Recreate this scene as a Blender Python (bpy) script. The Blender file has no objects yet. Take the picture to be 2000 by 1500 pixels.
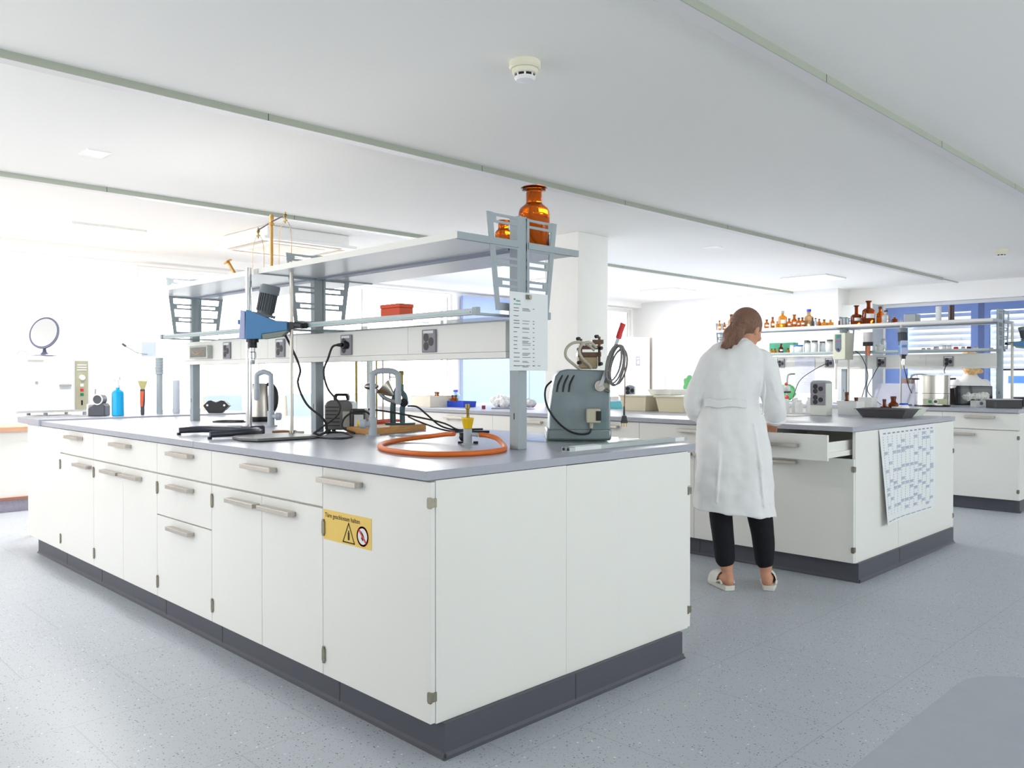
import bpy, bmesh, math, random
from mathutils import Matrix, Vector
random.seed(7)
PI = math.pi
S = bpy.context.scene
COL = S.collection

# ------------------------------------------------------------------ camera
cam_data = bpy.data.cameras.new('camera')
cam_data.sensor_width = 36.0
cam_data.lens = 1616.09 / 2000 * 36.0
cam_data.clip_start = 0.05
cam_data.clip_end = 200
cam = bpy.data.objects.new('camera', cam_data)
COL.objects.link(cam)
YAW, PITCH = 0.789707727, -0.0100615623
cam.location = (0, 0, 1.194)
cam.rotation_euler = (PI / 2 + PITCH, 0, YAW - PI / 2)
S.camera = cam
CR = YAW - PI / 2            # heading of someone looking the way the camera does

# ------------------------------------------------------------------ view, world, daylight
S.view_settings.view_transform = 'Standard'
S.view_settings.look = 'None'
S.view_settings.gamma = 1
S.view_settings.use_curve_mapping = False
S.view_settings.exposure = 0.13
S.cycles.use_denoising = True
S.cycles.max_bounces = 10
S.cycles.diffuse_bounces = 6
S.cycles.transmission_bounces = 8
S.cycles.transparent_max_bounces = 12
S.cycles.caustics_reflective = False
S.cycles.caustics_refractive = False
S.cycles.sample_clamp_indirect = 6

w = bpy.data.worlds.new('sky'); S.world = w; w.use_nodes = True
bg = w.node_tree.nodes['Background']
bg.inputs[0].default_value = (0.93, 0.96, 1.0, 1)
bg.inputs[1].default_value = 1.3


def area(name, loc, rot, sx, sy, power, color):
    d = bpy.data.lights.new(name, 'AREA'); d.shape = 'RECTANGLE'
    d.size = sx; d.size_y = sy; d.energy = power; d.color = color
    o = bpy.data.objects.new(name, d); COL.objects.link(o)
    o.location = loc; o.rotation_euler = rot
    return o


# daylight in the window openings: back wall (shines towards -y), left wall (towards +x),
# front wall behind the camera (towards +y), right wall (towards -x)
area('daylight_back', (5.6, 9.42, 1.58), (-PI / 2, 0, 0), 4.5, 1.6, 520, (1.0, 0.985, 0.97))
area('daylight_back_right', (11.37, 9.42, 1.58), (-PI / 2, 0, 0), 1.5, 1.6, 420, (1.0, 0.99, 0.98))
area('daylight_left', (-1.25, 5.9, 1.62), (0, -PI / 2, 0), 1.4, 6.0, 50, (1.0, 0.985, 0.96))
area('daylight_front', (4.5, -3.75, 1.5), (PI / 2, 0, 0), 9.0, 1.6, 114, (0.94, 1.0, 0.97))
area('daylight_right', (14.3, 2.5, 3.3), (0, PI / 2 - .75, 0), 1.6, 5.0, 1300, (1.0, 0.985, 0.95))

# ------------------------------------------------------------------ materials
def lin(c):
    return tuple(((x / 255) / 12.92 if x <= 10 else ((x / 255 + 0.055) / 1.055) ** 2.4) for x in c)


MATS = {}


def mat(name, rgb, rough=0.5, metal=0.0, var=0.03, scale=8.0, bump=0.0, trans=0.0, ior=1.45, coat=0.0, emit=None, estr=0.0, alpha=1.0, stretch=None):
    """principled surface whose colour drifts a little with object-space noise"""
    if name in MATS:
        return MATS[name]
    m = bpy.data.materials.new(name); m.use_nodes = True
    nt = m.node_tree; b = nt.nodes['Principled BSDF']
    r, g, bl = lin(rgb)
    tc = nt.nodes.new('ShaderNodeTexCoord')
    src = tc.outputs['Object']
    if stretch:
        mp = nt.nodes.new('ShaderNodeMapping'); mp.inputs['Scale'].default_value = stretch
        nt.links.new(src, mp.inputs[0]); src = mp.outputs[0]
    n = nt.nodes.new('ShaderNodeTexNoise'); n.inputs['Scale'].default_value = scale; n.inputs['Detail'].default_value = 3
    nt.links.new(src, n.inputs['Vector'])
    cr = nt.nodes.new('ShaderNodeValToRGB')
    cr.color_ramp.elements[0].position = 0.3; cr.color_ramp.elements[1].position = 0.7
    lo, hi = 1 - var, 1 + var
    cr.color_ramp.elements[0].color = (r * lo, g * lo, bl * lo, 1)
    cr.color_ramp.elements[1].color = (min(1, r * hi), min(1, g * hi), min(1, bl * hi), 1)
    nt.links.new(n.outputs['Fac'], cr.inputs[0]); nt.links.new(cr.outputs[0], b.inputs['Base Color'])
    b.inputs['Roughness'].default_value = rough; b.inputs['Metallic'].default_value = metal
    b.inputs['Transmission Weight'].default_value = trans; b.inputs['IOR'].default_value = ior
    b.inputs['Coat Weight'].default_value = coat
    b.inputs['Alpha'].default_value = alpha
    if emit:
        b.inputs['Emission Color'].default_value = (*lin(emit), 1); b.inputs['Emission Strength'].default_value = estr
    if bump:
        bp = nt.nodes.new('ShaderNodeBump'); bp.inputs['Strength'].default_value = bump; bp.inputs['Distance'].default_value = 0.01
        nt.links.new(n.outputs['Fac'], bp.inputs['Height']); nt.links.new(bp.outputs[0], b.inputs['Normal'])
    MATS[name] = m
    return m


WHITE = mat('cabinet_white', (238, 237, 232), 0.38, var=0.008, scale=2)
WALL = mat('wall_paint', (249, 248, 246), 0.9, var=0.01, scale=1.5)
CEIL = mat('ceiling_paint', (252, 251, 247), 0.92, var=0.008, scale=0.8)
TOP = mat('worktop_grey', (170, 173, 184), 0.33, var=0.02, scale=40)
PLINTH = mat('plinth_grey', (84, 85, 94), 0.45, var=0.03, scale=5)
STEELB = mat('brushed_steel', (196, 190, 182), 0.32, 1.0, var=0.04, scale=60)
CHROME = mat('chrome', (225, 226, 228), 0.08, 1.0, var=0.02)
HINGE = mat('hinge_nickel', (150, 146, 130), 0.4, 1.0, var=0.08, scale=90)
GREYM = mat('powder_grey', (164, 174, 179), 0.5, var=0.02, scale=10)
GREYD = mat('dark_grey_plastic', (70, 72, 76), 0.45, var=0.05, scale=20)
BLACK = mat('black_plastic', (28, 28, 31), 0.4, var=0.08, scale=20)
RUBBER = mat('cable_rubber', (48, 48, 50), 0.55, var=0.05, scale=30)
CASTB = mat('dark_cast_iron', (62, 66, 76), 0.3, 0.2, var=0.1, scale=15)
BLUE = mat('stirrer_blue', (84, 138, 188), 0.4, var=0.03)
LILAC = mat('lilac_front', (184, 192, 228), 0.4, var=0.02)
TAPG = mat('tap_grey', (186, 194, 202), 0.42, var=0.02)
ORANGE = mat('orange_hose', (222, 112, 40), 0.42, var=0.04, scale=30)
OBOX = mat('orange_box', (240, 92, 52), 0.5, var=0.03)
YEL = mat('yellow_knob', (242, 200, 12), 0.4, var=0.04)
BRASS = mat('brass', (206, 160, 92), 0.35, 0.85, var=0.06, scale=40)
BRASSD = mat('old_brass', (150, 132, 74), 0.35, 0.9, var=0.12, scale=60)
AMBER = mat('amber_glass', (186, 84, 8), 0.05, trans=0.95, ior=1.3, var=0.05)
AMBERD = mat('amber_glass_dark', (128, 52, 14), 0.07, trans=0.8, ior=1.3, var=0.1)
AMBERS = mat('amber_bottle', (190, 98, 18), 0.12, trans=0.55, ior=1.3, var=0.12, scale=30)
CAPD = mat('brown_cap', (92, 52, 44), 0.5, var=0.08)
PAPER = mat('paper', (235, 238, 240), 0.85, var=0.01)
INK = mat('ink', (120, 128, 136), 0.9, var=0.05)
INKD = mat('ink_dark', (58, 52, 36), 0.9, var=0.05)
RED = mat('signal_red', (222, 58, 56), 0.45, var=0.03)
WOOD = mat('beech_block', (214, 158, 96), 0.55, var=0.16, scale=9, stretch=(1, 14, 14))
GLASSG = mat('green_glass', (196, 232, 216), 0.03, trans=0.95, ior=1.45, var=0.01)
GPLATE = mat('plate_glass', (196, 226, 214), .04, alpha=.32, var=.01)
GLASS = mat('clear_glass', (240, 244, 245), 0.03, trans=0.97, ior=1.35, var=0.01)
MILKY = mat('milky_plastic', (250, 250, 249), 0.45, var=0.015, scale=12)
CREAM = mat('cream_plastic', (236, 226, 196), 0.5, var=0.02)
STKY = mat('sticker_yellow', (240, 204, 108), 0.6, var=0.01)
BLUEF = mat('window_blue', (104, 130, 190), 0.5, var=0.02)
TEAL = mat('tray_turquoise', (120, 214, 226), 0.3, var=0.03)
DBLUE = mat('rack_blue', (48, 84, 214), 0.45, var=0.04)
SKIN = mat('skin', (206, 150, 122), 0.55, var=0.05, scale=18)
HAIR = mat('brown_hair', (128, 92, 74), 0.5, var=0.3, scale=26, bump=0.6, stretch=(9, 9, 1.5))
COAT = mat('lab_coat', (240, 240, 240), 0.9, var=0.015, scale=30, bump=0.05)
TROUSER = mat('black_trousers', (16, 18, 24), 0.9, var=0.2, scale=60)
SHOE = mat('white_clogs', (228, 226, 218), 0.6, var=0.03, scale=30)
CASTG = mat('hammered_grey', (132, 144, 148), 0.34, 0.55, var=0.1, scale=12, bump=0.05)
BEIGEP = mat('beige_plastic', (196, 188, 166), 0.5, var=0.04)
VISEG = mat('green_grey_cast', (84, 108, 112), 0.4, 0.3, var=0.12, scale=14)
SOCK = mat('socket_plate', (142, 140, 148), 0.5, var=0.03)
MIRROR = mat('mirror', (235, 236, 238), 0.02, 1.0, var=0.005)


def floor_mat():
    m = bpy.data.materials.new('terrazzo_vinyl'); m.use_nodes = True
    nt = m.node_tree; N = nt.nodes; L = nt.links; b = N['Principled BSDF']
    tc = N.new('ShaderNodeTexCoord')
    base = lin((180, 186, 194))

    def ramp(src, p0, p1, c0, c1):
        r = N.new('ShaderNodeValToRGB'); r.color_ramp.elements[0].position = p0; r.color_ramp.elements[1].position = p1
        r.color_ramp.elements[0].color = (*c0, 1); r.color_ramp.elements[1].color = (*c1, 1)
        L.new(src, r.inputs[0]); return r.outputs[0]

    n1 = N.new('ShaderNodeTexNoise'); n1.inputs['Scale'].default_value = 260; n1.inputs['Detail'].default_value = 2
    L.new(tc.outputs['Object'], n1.inputs['Vector'])
    col = ramp(n1.outputs['Fac'], 0.3, 0.7, [x * 0.93 for x in base], [x * 1.06 for x in base])

    def specks(col, scale, thr, colr, seed, keep):
        mp = N.new('ShaderNodeMapping'); mp.inputs['Location'].default_value = (seed, seed * 2, 0)
        L.new(tc.outputs['Object'], mp.inputs[0])
        v = N.new('ShaderNodeTexVoronoi'); v.inputs['Scale'].default_value = scale; v.inputs['Randomness'].default_value = 1
        L.new(mp.outputs[0], v.inputs['Vector'])
        f = ramp(v.outputs['Distance'], thr, thr + 0.04, (1, 1, 1), (0, 0, 0))
        sp = N.new('ShaderNodeSeparateColor'); L.new(v.outputs['Color'], sp.inputs[0])
        g = ramp(sp.outputs[0], keep, keep + 0.01, (1, 1, 1), (0, 0, 0))
        mu = N.new('ShaderNodeMath'); mu.operation = 'MULTIPLY'; L.new(f, mu.inputs[0]); L.new(g, mu.inputs[1])
        mx = N.new('ShaderNodeMix'); mx.data_type = 'RGBA'; L.new(mu.outputs[0], mx.inputs[0]); L.new(col, mx.inputs[6])
        mx.inputs[7].default_value = (*colr, 1)
        return mx.outputs[2]

    col = specks(col, 62, 0.16, lin((92, 96, 104)), 0.0, 0.40)
    col = specks(col, 50, 0.15, lin((232, 234, 236)), 3.1, 0.10)
    col = specks(col, 120, 0.22, lin((120, 126, 134)), 7.7, 0.45)
    # sheet seams
    br = N.new('ShaderNodeTexBrick'); br.offset = 0.5; br.inputs['Scale'].default_value = 1
    br.inputs['Mortar Size'].default_value = 0.0022; br.inputs['Brick Width'].default_value = 0.61; br.inputs['Row Height'].default_value = 0.61
    br.inputs['Color1'].default_value = (0, 0, 0, 1); br.inputs['Color2'].default_value = (0, 0, 0, 1); br.inputs['Mortar'].default_value = (1, 1, 1, 1)
    L.new(tc.outputs['Object'], br.inputs['Vector'])
    mx = N.new('ShaderNodeMix'); mx.data_type = 'RGBA'
    sc = N.new('ShaderNodeMath'); sc.operation = 'MULTIPLY'; sc.inputs[1].default_value = 0.35
    L.new(br.outputs['Color'], sc.inputs[0]); L.new(sc.outputs[0], mx.inputs[0]); L.new(col, mx.inputs[6])
    mx.inputs[7].default_value = (*lin((120, 126, 134)), 1)
    L.new(mx.outputs[2], b.inputs['Base Color'])
    b.inputs['Roughness'].default_value = 0.42
    return m


# ------------------------------------------------------------------ mesh helpers
WM = {}          # world matrix of every parent object, kept by hand


class MB:
    def __init__(s):
        s.v = []; s.f = []

    def add(s, vs, fs, m=None):
        o = len(s.v)
        s.v += [(m @ Vector(p)) if m else Vector(p) for p in vs]
        s.f += [[i + o for i in f] for f in fs]
        return s

    def box(s, a, b, m=None):
        x0, y0, z0 = a; x1, y1, z1 = b
        return s.add([(x0, y0, z0), (x1, y0, z0), (x1, y1, z0), (x0, y1, z0), (x0, y0, z1), (x1, y0, z1), (x1, y1, z1), (x0, y1, z1)],
                     [(3, 2, 1, 0), (4, 5, 6, 7), (0, 1, 5, 4), (1, 2, 6, 5), (2, 3, 7, 6), (3, 0, 4, 7)], m)

    def lathe(s, prof, c=(0, 0, 0), n=24, m=None, sx=1, sy=1):
        vs = []; fs = []
        for r, z in prof:
            for k in range(n):
                a = 2 * PI * k / n
                vs.append((c[0] + r * math.cos(a) * sx, c[1] + r * math.sin(a) * sy, c[2] + z))
        for i in range(len(prof) - 1):
            for k in range(n):
                k2 = (k + 1) % n
                fs.append((i * n + k, i * n + k2, (i + 1) * n + k2, (i + 1) * n + k))
        fs.append(tuple(range(n))[::-1]); fs.append(tuple((len(prof) - 1) * n + k for k in range(n)))
        return s.add(vs, fs, m)

    def cyl(s, p0, p1, r0, r1=None, n=16):
        r1 = r0 if r1 is None else r1
        p0, p1 = Vector(p0), Vector(p1); d = p1 - p0
        q = Vector((0, 0, 1)).rotation_difference(d.normalized()).to_matrix().to_4x4()
        return s.lathe([(r0, 0), (r1, d.length)], n=n, m=Matrix.Translation(p0) @ q)

    def tube(s, pts, r, n=10, closed=False, smooth=4, caps=True):
        P = [Vector(p) for p in pts]
        if smooth and len(P) > 2:
            Q = []; L = len(P); rng = range(L if closed else L - 1)
            for i in rng:
                if closed:
                    a, b, c, d = P[(i - 1) % L], P[i], P[(i + 1) % L], P[(i + 2) % L]
                else:
                    a, b, c, d = P[max(i - 1, 0)], P[i], P[i + 1], P[min(i + 2, L - 1)]
                for k in range(smooth):
                    t = k / smooth
                    Q.append(0.5 * ((2 * b) + (c - a) * t + (2 * a - 5 * b + 4 * c - d) * t * t + (3 * b - a - 3 * c + d) * t ** 3))
            if not closed:
                Q.append(P[-1])
            P = Q
        R = r if callable(r) else (lambda t: r)
        vs = []; fs = []; L = len(P); up = None
        for i, p in enumerate(P):
            if closed:
                t = (P[(i + 1) % L] - P[(i - 1) % L]).normalized()
            else:
                t = (P[min(i + 1, L - 1)] - P[max(i - 1, 0)]).normalized()
            if up is None:
                up = t.orthogonal().normalized()
            up = (up - t * up.dot(t))
            up = up.normalized() if up.length > 1e-6 else t.orthogonal().normalized()
            sd = t.cross(up); rr = R(i / max(1, L - 1))
            for k in range(n):
                a = 2 * PI * k / n
                vs.append(p + up * math.cos(a) * rr + sd * math.sin(a) * rr)
        for i in range(L if closed else L - 1):
            j = (i + 1) % L
            for k in range(n):
                k2 = (k + 1) % n
                fs.append((i * n + k, i * n + k2, j * n + k2, j * n + k))
        if not closed and caps:
            fs.append(tuple(range(n))[::-1]); fs.append(tuple((L - 1) * n + k for k in range(n)))
        return s.add(vs, fs)

    def prism(s, poly, axis, a, b, m=None):
        """poly in the two other axes (in xyz order), extruded along axis from a to b"""
        def pt(p, t):
            if axis == 'x': return (t, p[0], p[1])
            if axis == 'y': return (p[0], t, p[1])
            return (p[0], p[1], t)
        n = len(poly)
        vs = [pt(p, a) for p in poly] + [pt(p, b) for p in poly]
        fs = [tuple(range(n))[::-1], tuple(range(n, 2 * n))] + [(i, (i + 1) % n, n + (i + 1) % n, n + i) for i in range(n)]
        return s.add(vs, fs, m)

    def ball(s, c, r, n=20, k=12, m=None):
        if not isinstance(r, (tuple, list)): r = (r, r, r)
        vs = []; fs = []
        for i in range(k + 1):
            ph = PI * i / k
            for j in range(n):
                a = 2 * PI * j / n
                vs.append((c[0] + r[0] * math.sin(ph) * math.cos(a), c[1] + r[1] * math.sin(ph) * math.sin(a), c[2] + r[2] * math.cos(ph)))
        for i in range(k):
            for j in range(n):
                j2 = (j + 1) % n
                fs.append((i * n + j, (i + 1) * n + j, (i + 1) * n + j2, i * n + j2))
        return s.add(vs, fs, m)

    def rings(s, rings, cap=True):
        n = len(rings[0]); vs = [p for r in rings for p in r]; fs = []
        for i in range(len(rings) - 1):
            for k in range(n):
                k2 = (k + 1) % n
                fs.append((i * n + k, i * n + k2, (i + 1) * n + k2, (i + 1) * n + k))
        if cap:
            fs.append(tuple(range(n))[::-1]); fs.append(tuple((len(rings) - 1) * n + k for k in range(n)))
        return s.add(vs, fs)

    def build(s, name, m, parent=None, loc=None, rz=0.0, local=False, smooth=True, bevel=0.0, bseg=2, angle=35):
        """verts are in world coordinates; local=True: in the frame of parent / of loc, rz"""
        me = bpy.data.meshes.new(name)
        if parent is not None:
            pm = WM[parent.name]; inv = Matrix.Identity(4) if local else pm.inverted()
            M = pm; own = Matrix.Identity(4)
        else:
            own = Matrix.Translation(Vector(loc or (0, 0, 0))) @ Matrix.Rotation(rz, 4, 'Z')
            inv = Matrix.Identity(4) if local else own.inverted(); M = own
        bm = bmesh.new()
        bv = [bm.verts.new(inv @ Vector(p)) for p in s.v]
        for f in s.f:
            try: bm.faces.new([bv[i] for i in f])
            except ValueError: pass
        bmesh.ops.remove_doubles(bm, verts=bm.verts, dist=1e-6)
        bmesh.ops.recalc_face_normals(bm, faces=bm.faces)
        bm.to_mesh(me); bm.free()
        me.materials.append(m)
        if smooth:
            me.shade_smooth(); me.set_sharp_from_angle(angle=math.radians(angle))
        o = bpy.data.objects.new(name, me); COL.objects.link(o)
        if parent is not None:
            o.parent = parent
        else:
            o.location = loc or (0, 0, 0); o.rotation_euler = (0, 0, rz)
        WM[o.name] = M
        if bevel:
            b = o.modifiers.new('bevel', 'BEVEL'); b.width = bevel; b.segments = bseg; b.limit_method = 'ANGLE'; b.angle_limit = math.radians(40)
            b.harden_normals = False
        return o


def tag(o, label=None, cat=None, group=None, kind=None):
    if label: o['label'] = label
    if cat: o['category'] = cat
    if group: o['group'] = group
    if kind: o['kind'] = kind
    return o


def thing(name, label, cat, loc=(0, 0, 0), rz=0.0, group=None):
    o = bpy.data.objects.new(name, None); COL.objects.link(o)
    o.empty_display_size = 0.1
    o.location = loc; o.rotation_euler = (0, 0, rz)
    WM[o.name] = Matrix.Translation(Vector(loc)) @ Matrix.Rotation(rz, 4, 'Z')
    return tag(o, label, cat, group)


def box(name, a, b, m, parent=None, bevel=0.0, local=False, **k):
    return MB().box(a, b).build(name, m, parent, bevel=bevel, local=local, smooth=False, **k)


def struct(name, mb, m, **k):
    return tag(mb.build(name, m, **k), kind='structure')


def text(name, body, size, m, parent, mtx, ext=0.0004, align='LEFT'):
    """lettering as a thin mesh on a surface; mtx is its world matrix"""
    cu = bpy.data.curves.new(name, 'FONT'); cu.body = body; cu.size = size; cu.extrude = ext; cu.align_x = align
    t = bpy.data.objects.new(name, cu); COL.objects.link(t)
    dg = bpy.context.evaluated_depsgraph_get(); dg.update()
    me = bpy.data.meshes.new_from_object(t.evaluated_get(dg)); me.name = name
    bpy.data.objects.remove(t); bpy.data.curves.remove(cu)
    me.materials.clear(); me.materials.append(m)
    o = bpy.data.objects.new(name, me); COL.objects.link(o)
    o.parent = parent; o.matrix_local = WM[parent.name].inverted() @ mtx
    return o

# ------------------------------------------------------------------ the room
XR, YB, XL, YF, ZC = 12.7, 9.15, -1.2, -3.6, 2.5
flo = struct('floor', MB().box((XL - .3, YF - .3, -0.1), (XR + .3, YB + .3, 0)), floor_mat(), smooth=False)
struct('ceiling', MB().box((XL - .3, YF - .3, ZC), (XR + .3, YB + .3, ZC + .15)), CEIL, smooth=False)


def wall_with_holes(name, axis, c0, c1, a, b, holes):
    """wall slab between c0 and c1 on axis, running a..b on the other one, with (u0,u1,z0,z1) openings"""
    mb = MB()
    us = sorted({a, b, *[h[0] for h in holes], *[h[1] for h in holes]})
    for u0, u1 in zip(us, us[1:]):
        hs = [h for h in holes if h[0] <= u0 + 1e-6 and h[1] >= u1 - 1e-6]
        segs = [(0, ZC)] if not hs else [(0, hs[0][2]), (hs[0][3], ZC)]
        for z0, z1 in segs:
            if z1 - z0 < 1e-4: continue
            if axis == 'x': mb.box((c0, u0, z0), (c1, u1, z1))
            else: mb.box((u0, c0, z0), (u1, c1, z1))
    return struct(name, mb, WALL, smooth=False)


wall_with_holes('wall_back', 'y', YB, YB + .2, XL - .2, XR + .2, [(3.4, 7.85, .78, 2.38), (10.65, 12.12, .78, 2.38)])
wall_with_holes('wall_right', 'x', XR, XR + .2, YF, YB, [(0.2, 4.83, 0.75, 2.2)])
wall_with_holes('wall_left', 'x', XL - .2, XL, YF, YB, [(2.9, 8.9, 0.9, 2.35)])
wall_with_holes('wall_front', 'y', YF - .2, YF, XL - .2, XR + .2, [(0.0, 9.0, 0.7, 2.35)])
# the wall steps forward left of the blue windows; bulkhead above them
struct('wall_right_pier', MB().box((12.15, 5.35, 0), (12.7, 9.15, 2.5)), WALL, smooth=False)
struct('trim_1', MB().box((12.55, 0.0, 2.25), (12.72, 5.35, 2.5)), WALL, smooth=False)
struct('trim_2', MB().box((XL, 8.95, 2.41), (12.15, 9.15, 2.5)), WALL, smooth=False)
struct('column', MB().box((5.70, 4.90, 0.0), (6.13, 5.31, 2.5)), mat('column_paint', (248, 248, 244), 0.85, var=0.01), smooth=False, bevel=0.006)

# partition rails on the ceiling: aluminium channel with a white flank
RAIL = mat('rail_aluminium', (176, 182, 168), 0.45, 0.1, var=0.02, scale=3)
RAILW = mat('rail_white', (232, 230, 230), 0.5, var=0.01)
for i, (y, x0, x1) in enumerate([(1.63, XL, 12.5), (3.83, XL, 11.85), (6.09, XL, 12.15)]):
    r = struct('trim_%d' % (i + 3), MB().box((x0, y - .034, ZC - .034), (x1, y - .030, ZC)), RAIL, smooth=False)
    MB().box((x0, y - .030, ZC - .034), (x1, y + .036, ZC)).box((x0, y + .036, ZC - .010), (x1, y + .046, ZC)).build('rail_flank', RAILW, r, smooth=False)
    j = MB()
    k = 0.6
    while k < x1:
        j.box((k, y - .0348, ZC - .0345), (k + .004, y - .0341, ZC)); k += 1.45
    j.build('rail_joint', GREYD, r, smooth=False)
struct('trim_6', MB().box((11.85, 3.82, 2.488), (12.55, 3.84, 2.5)), RAIL, smooth=False)

# right-hand windows: blue frames, outside louvre blinds
WHT = mat('blind_white', (196, 204, 216), 0.6, var=0.02)
SLAT = mat('blind_slat', (150, 158, 172), 0.5, var=0.03)


def window_right(n, y0, y1, z0, z1, wl, wr):
    o = struct('window_%d' % n, MB().box((12.66, y0, z0), (12.74, y0 + wl, z1)).box((12.66, y1 - wr, z0), (12.74, y1, z1))
               .box((12.66, y0 + wl, z1 - .10), (12.74, y1 - wr, z1)).box((12.66, y0 + wl, z0), (12.74, y1 - wr, z0 + .08)), BLUEF, smooth=False)
    MB().box((12.705, y0 + wl, z0 + .08), (12.711, y1 - wr, z1 - .10)).build('pane', GLASS, o, smooth=False)
    s = MB(); z = z0 + .1
    while z < z1 - .12:
        s.prism([(12.79, z), (12.825, z + .047), (12.828, z + .045), (12.793, z - .003)], 'y', y0 + .02, y1 - .02); z += .085
    s.build('blind', WHT, o, smooth=False)
    return o


window_right(1, 3.60, 4.85, 0.75, 2.2, 0.09, 0.30)
window_right(2, 2.30, 3.52, 0.75, 2.2, 0.06, 0.06)
window_right(3, 0.95, 2.22, 0.75, 2.2, 0.06, 0.06)
struct('window_4', MB().box((12.66, 3.52, 0.75), (12.74, 3.60, 2.2)).box((12.66, 2.22, .75), (12.74, 2.30, 2.2)), mat('window_blue_dark', (74, 92, 140), 0.5), smooth=False)
struct('trim_7', MB().box((12.3, 4.9, 0), (12.70, 5.35, 2.25)), mat('pier_grey', (214, 218, 218), 0.8), smooth=False)
struct('trim_8', MB().box((12.45, 0.0, 0.72), (12.7, 4.9, 0.75)), WALL, smooth=False)

# back windows: white roller blinds blown out by daylight
MBLIND = mat('roller_blind', (246, 247, 250), 0.9, trans=0.0, var=0.004)
for i, (x0, x1) in enumerate([(3.4, 4.883), (4.883, 6.367), (6.367, 7.85), (10.65, 12.12)]):
    o = struct('window_%d' % (5 + i), MB().box((x0, 9.2, .78), (x0 + .04, 9.26, 2.38)).box((x1 - .04, 9.2, .78), (x1, 9.26, 2.38)).box((x0 + .04, 9.2, 2.34), (x1 - .04, 9.26, 2.38)).box((x0 + .04, 9.2, .78), (x1 - .04, 9.26, .82)), WALL, smooth=False)
    MB().box((x0 + .04, 9.22, .82), (x1 - .04, 9.226, 2.34)).build('pane', GLASS, o, smooth=False)
o = struct('window_9', MB().box((XL - .14, 2.9, .9), (XL - .08, 8.9, .96)).box((XL - .14, 2.9, 2.29), (XL - .08, 8.9, 2.35)).box((XL - .14, 6.85, .96), (XL - .08, 6.92, 2.29)), WALL, smooth=False)
o = struct('window_10', MB().box((0, YF - .14, .7), (9, YF - .08, .76)).box((0, YF - .14, 2.29), (9, YF - .08, 2.35)).box((4.4, YF - .14, .76), (4.5, YF - .08, 2.29)), WALL, smooth=False)
# blue sliding partition with a wall clock in front of the back wall
d1 = struct('door_1', MB().box((7.97, 9.05, 0.0), (9.35, 9.10, 2.36)).box((9.36, 9.05, 0), (10.6, 9.10, 2.36)), mat('partition_blue', (150, 168, 216), 0.6, var=0.01), smooth=False)
ck = thing('wall_clock', 'round white wall clock on the blue partition, half behind the shelf bracket', 'clock', (8.87, 9.05, 2.13))
MB().cyl((8.87, 9.05, 2.13), (8.87, 9.01, 2.13), .17, n=32).build('clock_case', mat('clock_rim', (236, 238, 240), .4), ck)
MB().cyl((8.87, 9.009, 2.13), (8.87, 9.006, 2.13), .15, n=32).build('clock_face', PAPER, ck)
MB().box((8.865, 9.0, 2.13), (8.875, 9.005, 2.23)).box((8.87, 9.0, 2.125), (8.94, 9.005, 2.135)).build('clock_hand', BLACK, ck)

# low convector cabinet under the left end of the back wall
ht = thing('window_bench', 'long low white cabinet with wooden top edge on the far left', 'bench', (1.2, 8.22, 0))
box('carcass', (-.6, 8.22, .13), (1.55, 8.75, .705), WHITE, ht)
box('carcass', (1.55, 8.22, .13), (3.4, 8.75, .705), WHITE, ht)
WE = mat('wood_edge', (206, 158, 126), .5, var=.06, stretch=(1, 10, 10))
box('top', (-.6, 8.19, .705), (3.4, 8.8, .745), WE, ht)
box('bottom_rail', (-.6, 8.2, .105), (3.4, 8.24, .13), mat('wood_edge_dark', (160, 110, 92), .5), ht)
box('foot_rail', (-.6, 8.25, 0), (3.4, 8.7, .10), mat('foot_grey', (176, 172, 190), .6, var=.1, scale=60), ht)


# ------------------------------------------------------------------ cabinets
def handle(parent, x, yc, z, w=.245, out=-1):
    mb = MB()
    x1 = x + out * .034
    a, b = min(x + out * .022, x1), max(x + out * .022, x1)
    mb.box((a, yc - w / 2, z - .009), (b, yc + w / 2, z + .009))
    a, b = min(x, x + out * .0225), max(x, x + out * .0225)
    mb.box((a, yc - w / 2 + .012, z + .0055), (b, yc + w / 2 - .012, z + .0088))
    mb.box((a, yc - w / 2, z - .009), (b, yc - w / 2 + .012, z + .009)).box((a, yc + w / 2 - .012, z - .009), (b, yc + w / 2, z + .009))
    return mb.build('handle', STEELB, parent, smooth=False, bevel=.0012)


def front(parent, name, xf, y0, y1, z0, z1, out=-1, th=.019, g=.0015):
    a, b = (xf, xf + th) if out < 0 else (xf - th, xf)
    return MB().box((a, y0 + g, z0 + g), (b, y1 - g, z1 - g)).build(name, WHITE, parent, smooth=False, bevel=.0012)


def hinge(parent, x, y, z, out=-1):
    a, b = (x - .006, x + .028) if out < 0 else (x - .028, x + .006)
    if abs(y - YN) < .01:
        a, b = (x - .004, x + .022) if out < 0 else (x - .022, x + .004)
        return MB().box((a, YN - .003, z - .014), (b, YN + .014, z + .014)).box((a - .001, YN - .0035, z - .017), (a + .007, YN + .010, z - .0141)).box((a - .001, YN - .0035, z + .0141), (a + .007, YN + .010, z + .017)).build('hinge', HINGE, parent, smooth=False)
    y += -.0095
    return MB().box((a, y - .009, z - .022), (b, y + .009, z + .022)).box((a - .001, y - .005, z - .03), (a + .005, y + .005, z - .0221)).box((a - .001, y - .005, z + .0221), (a + .005, y + .005, z + .03)).build('hinge', HINGE, parent, smooth=False)


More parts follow.
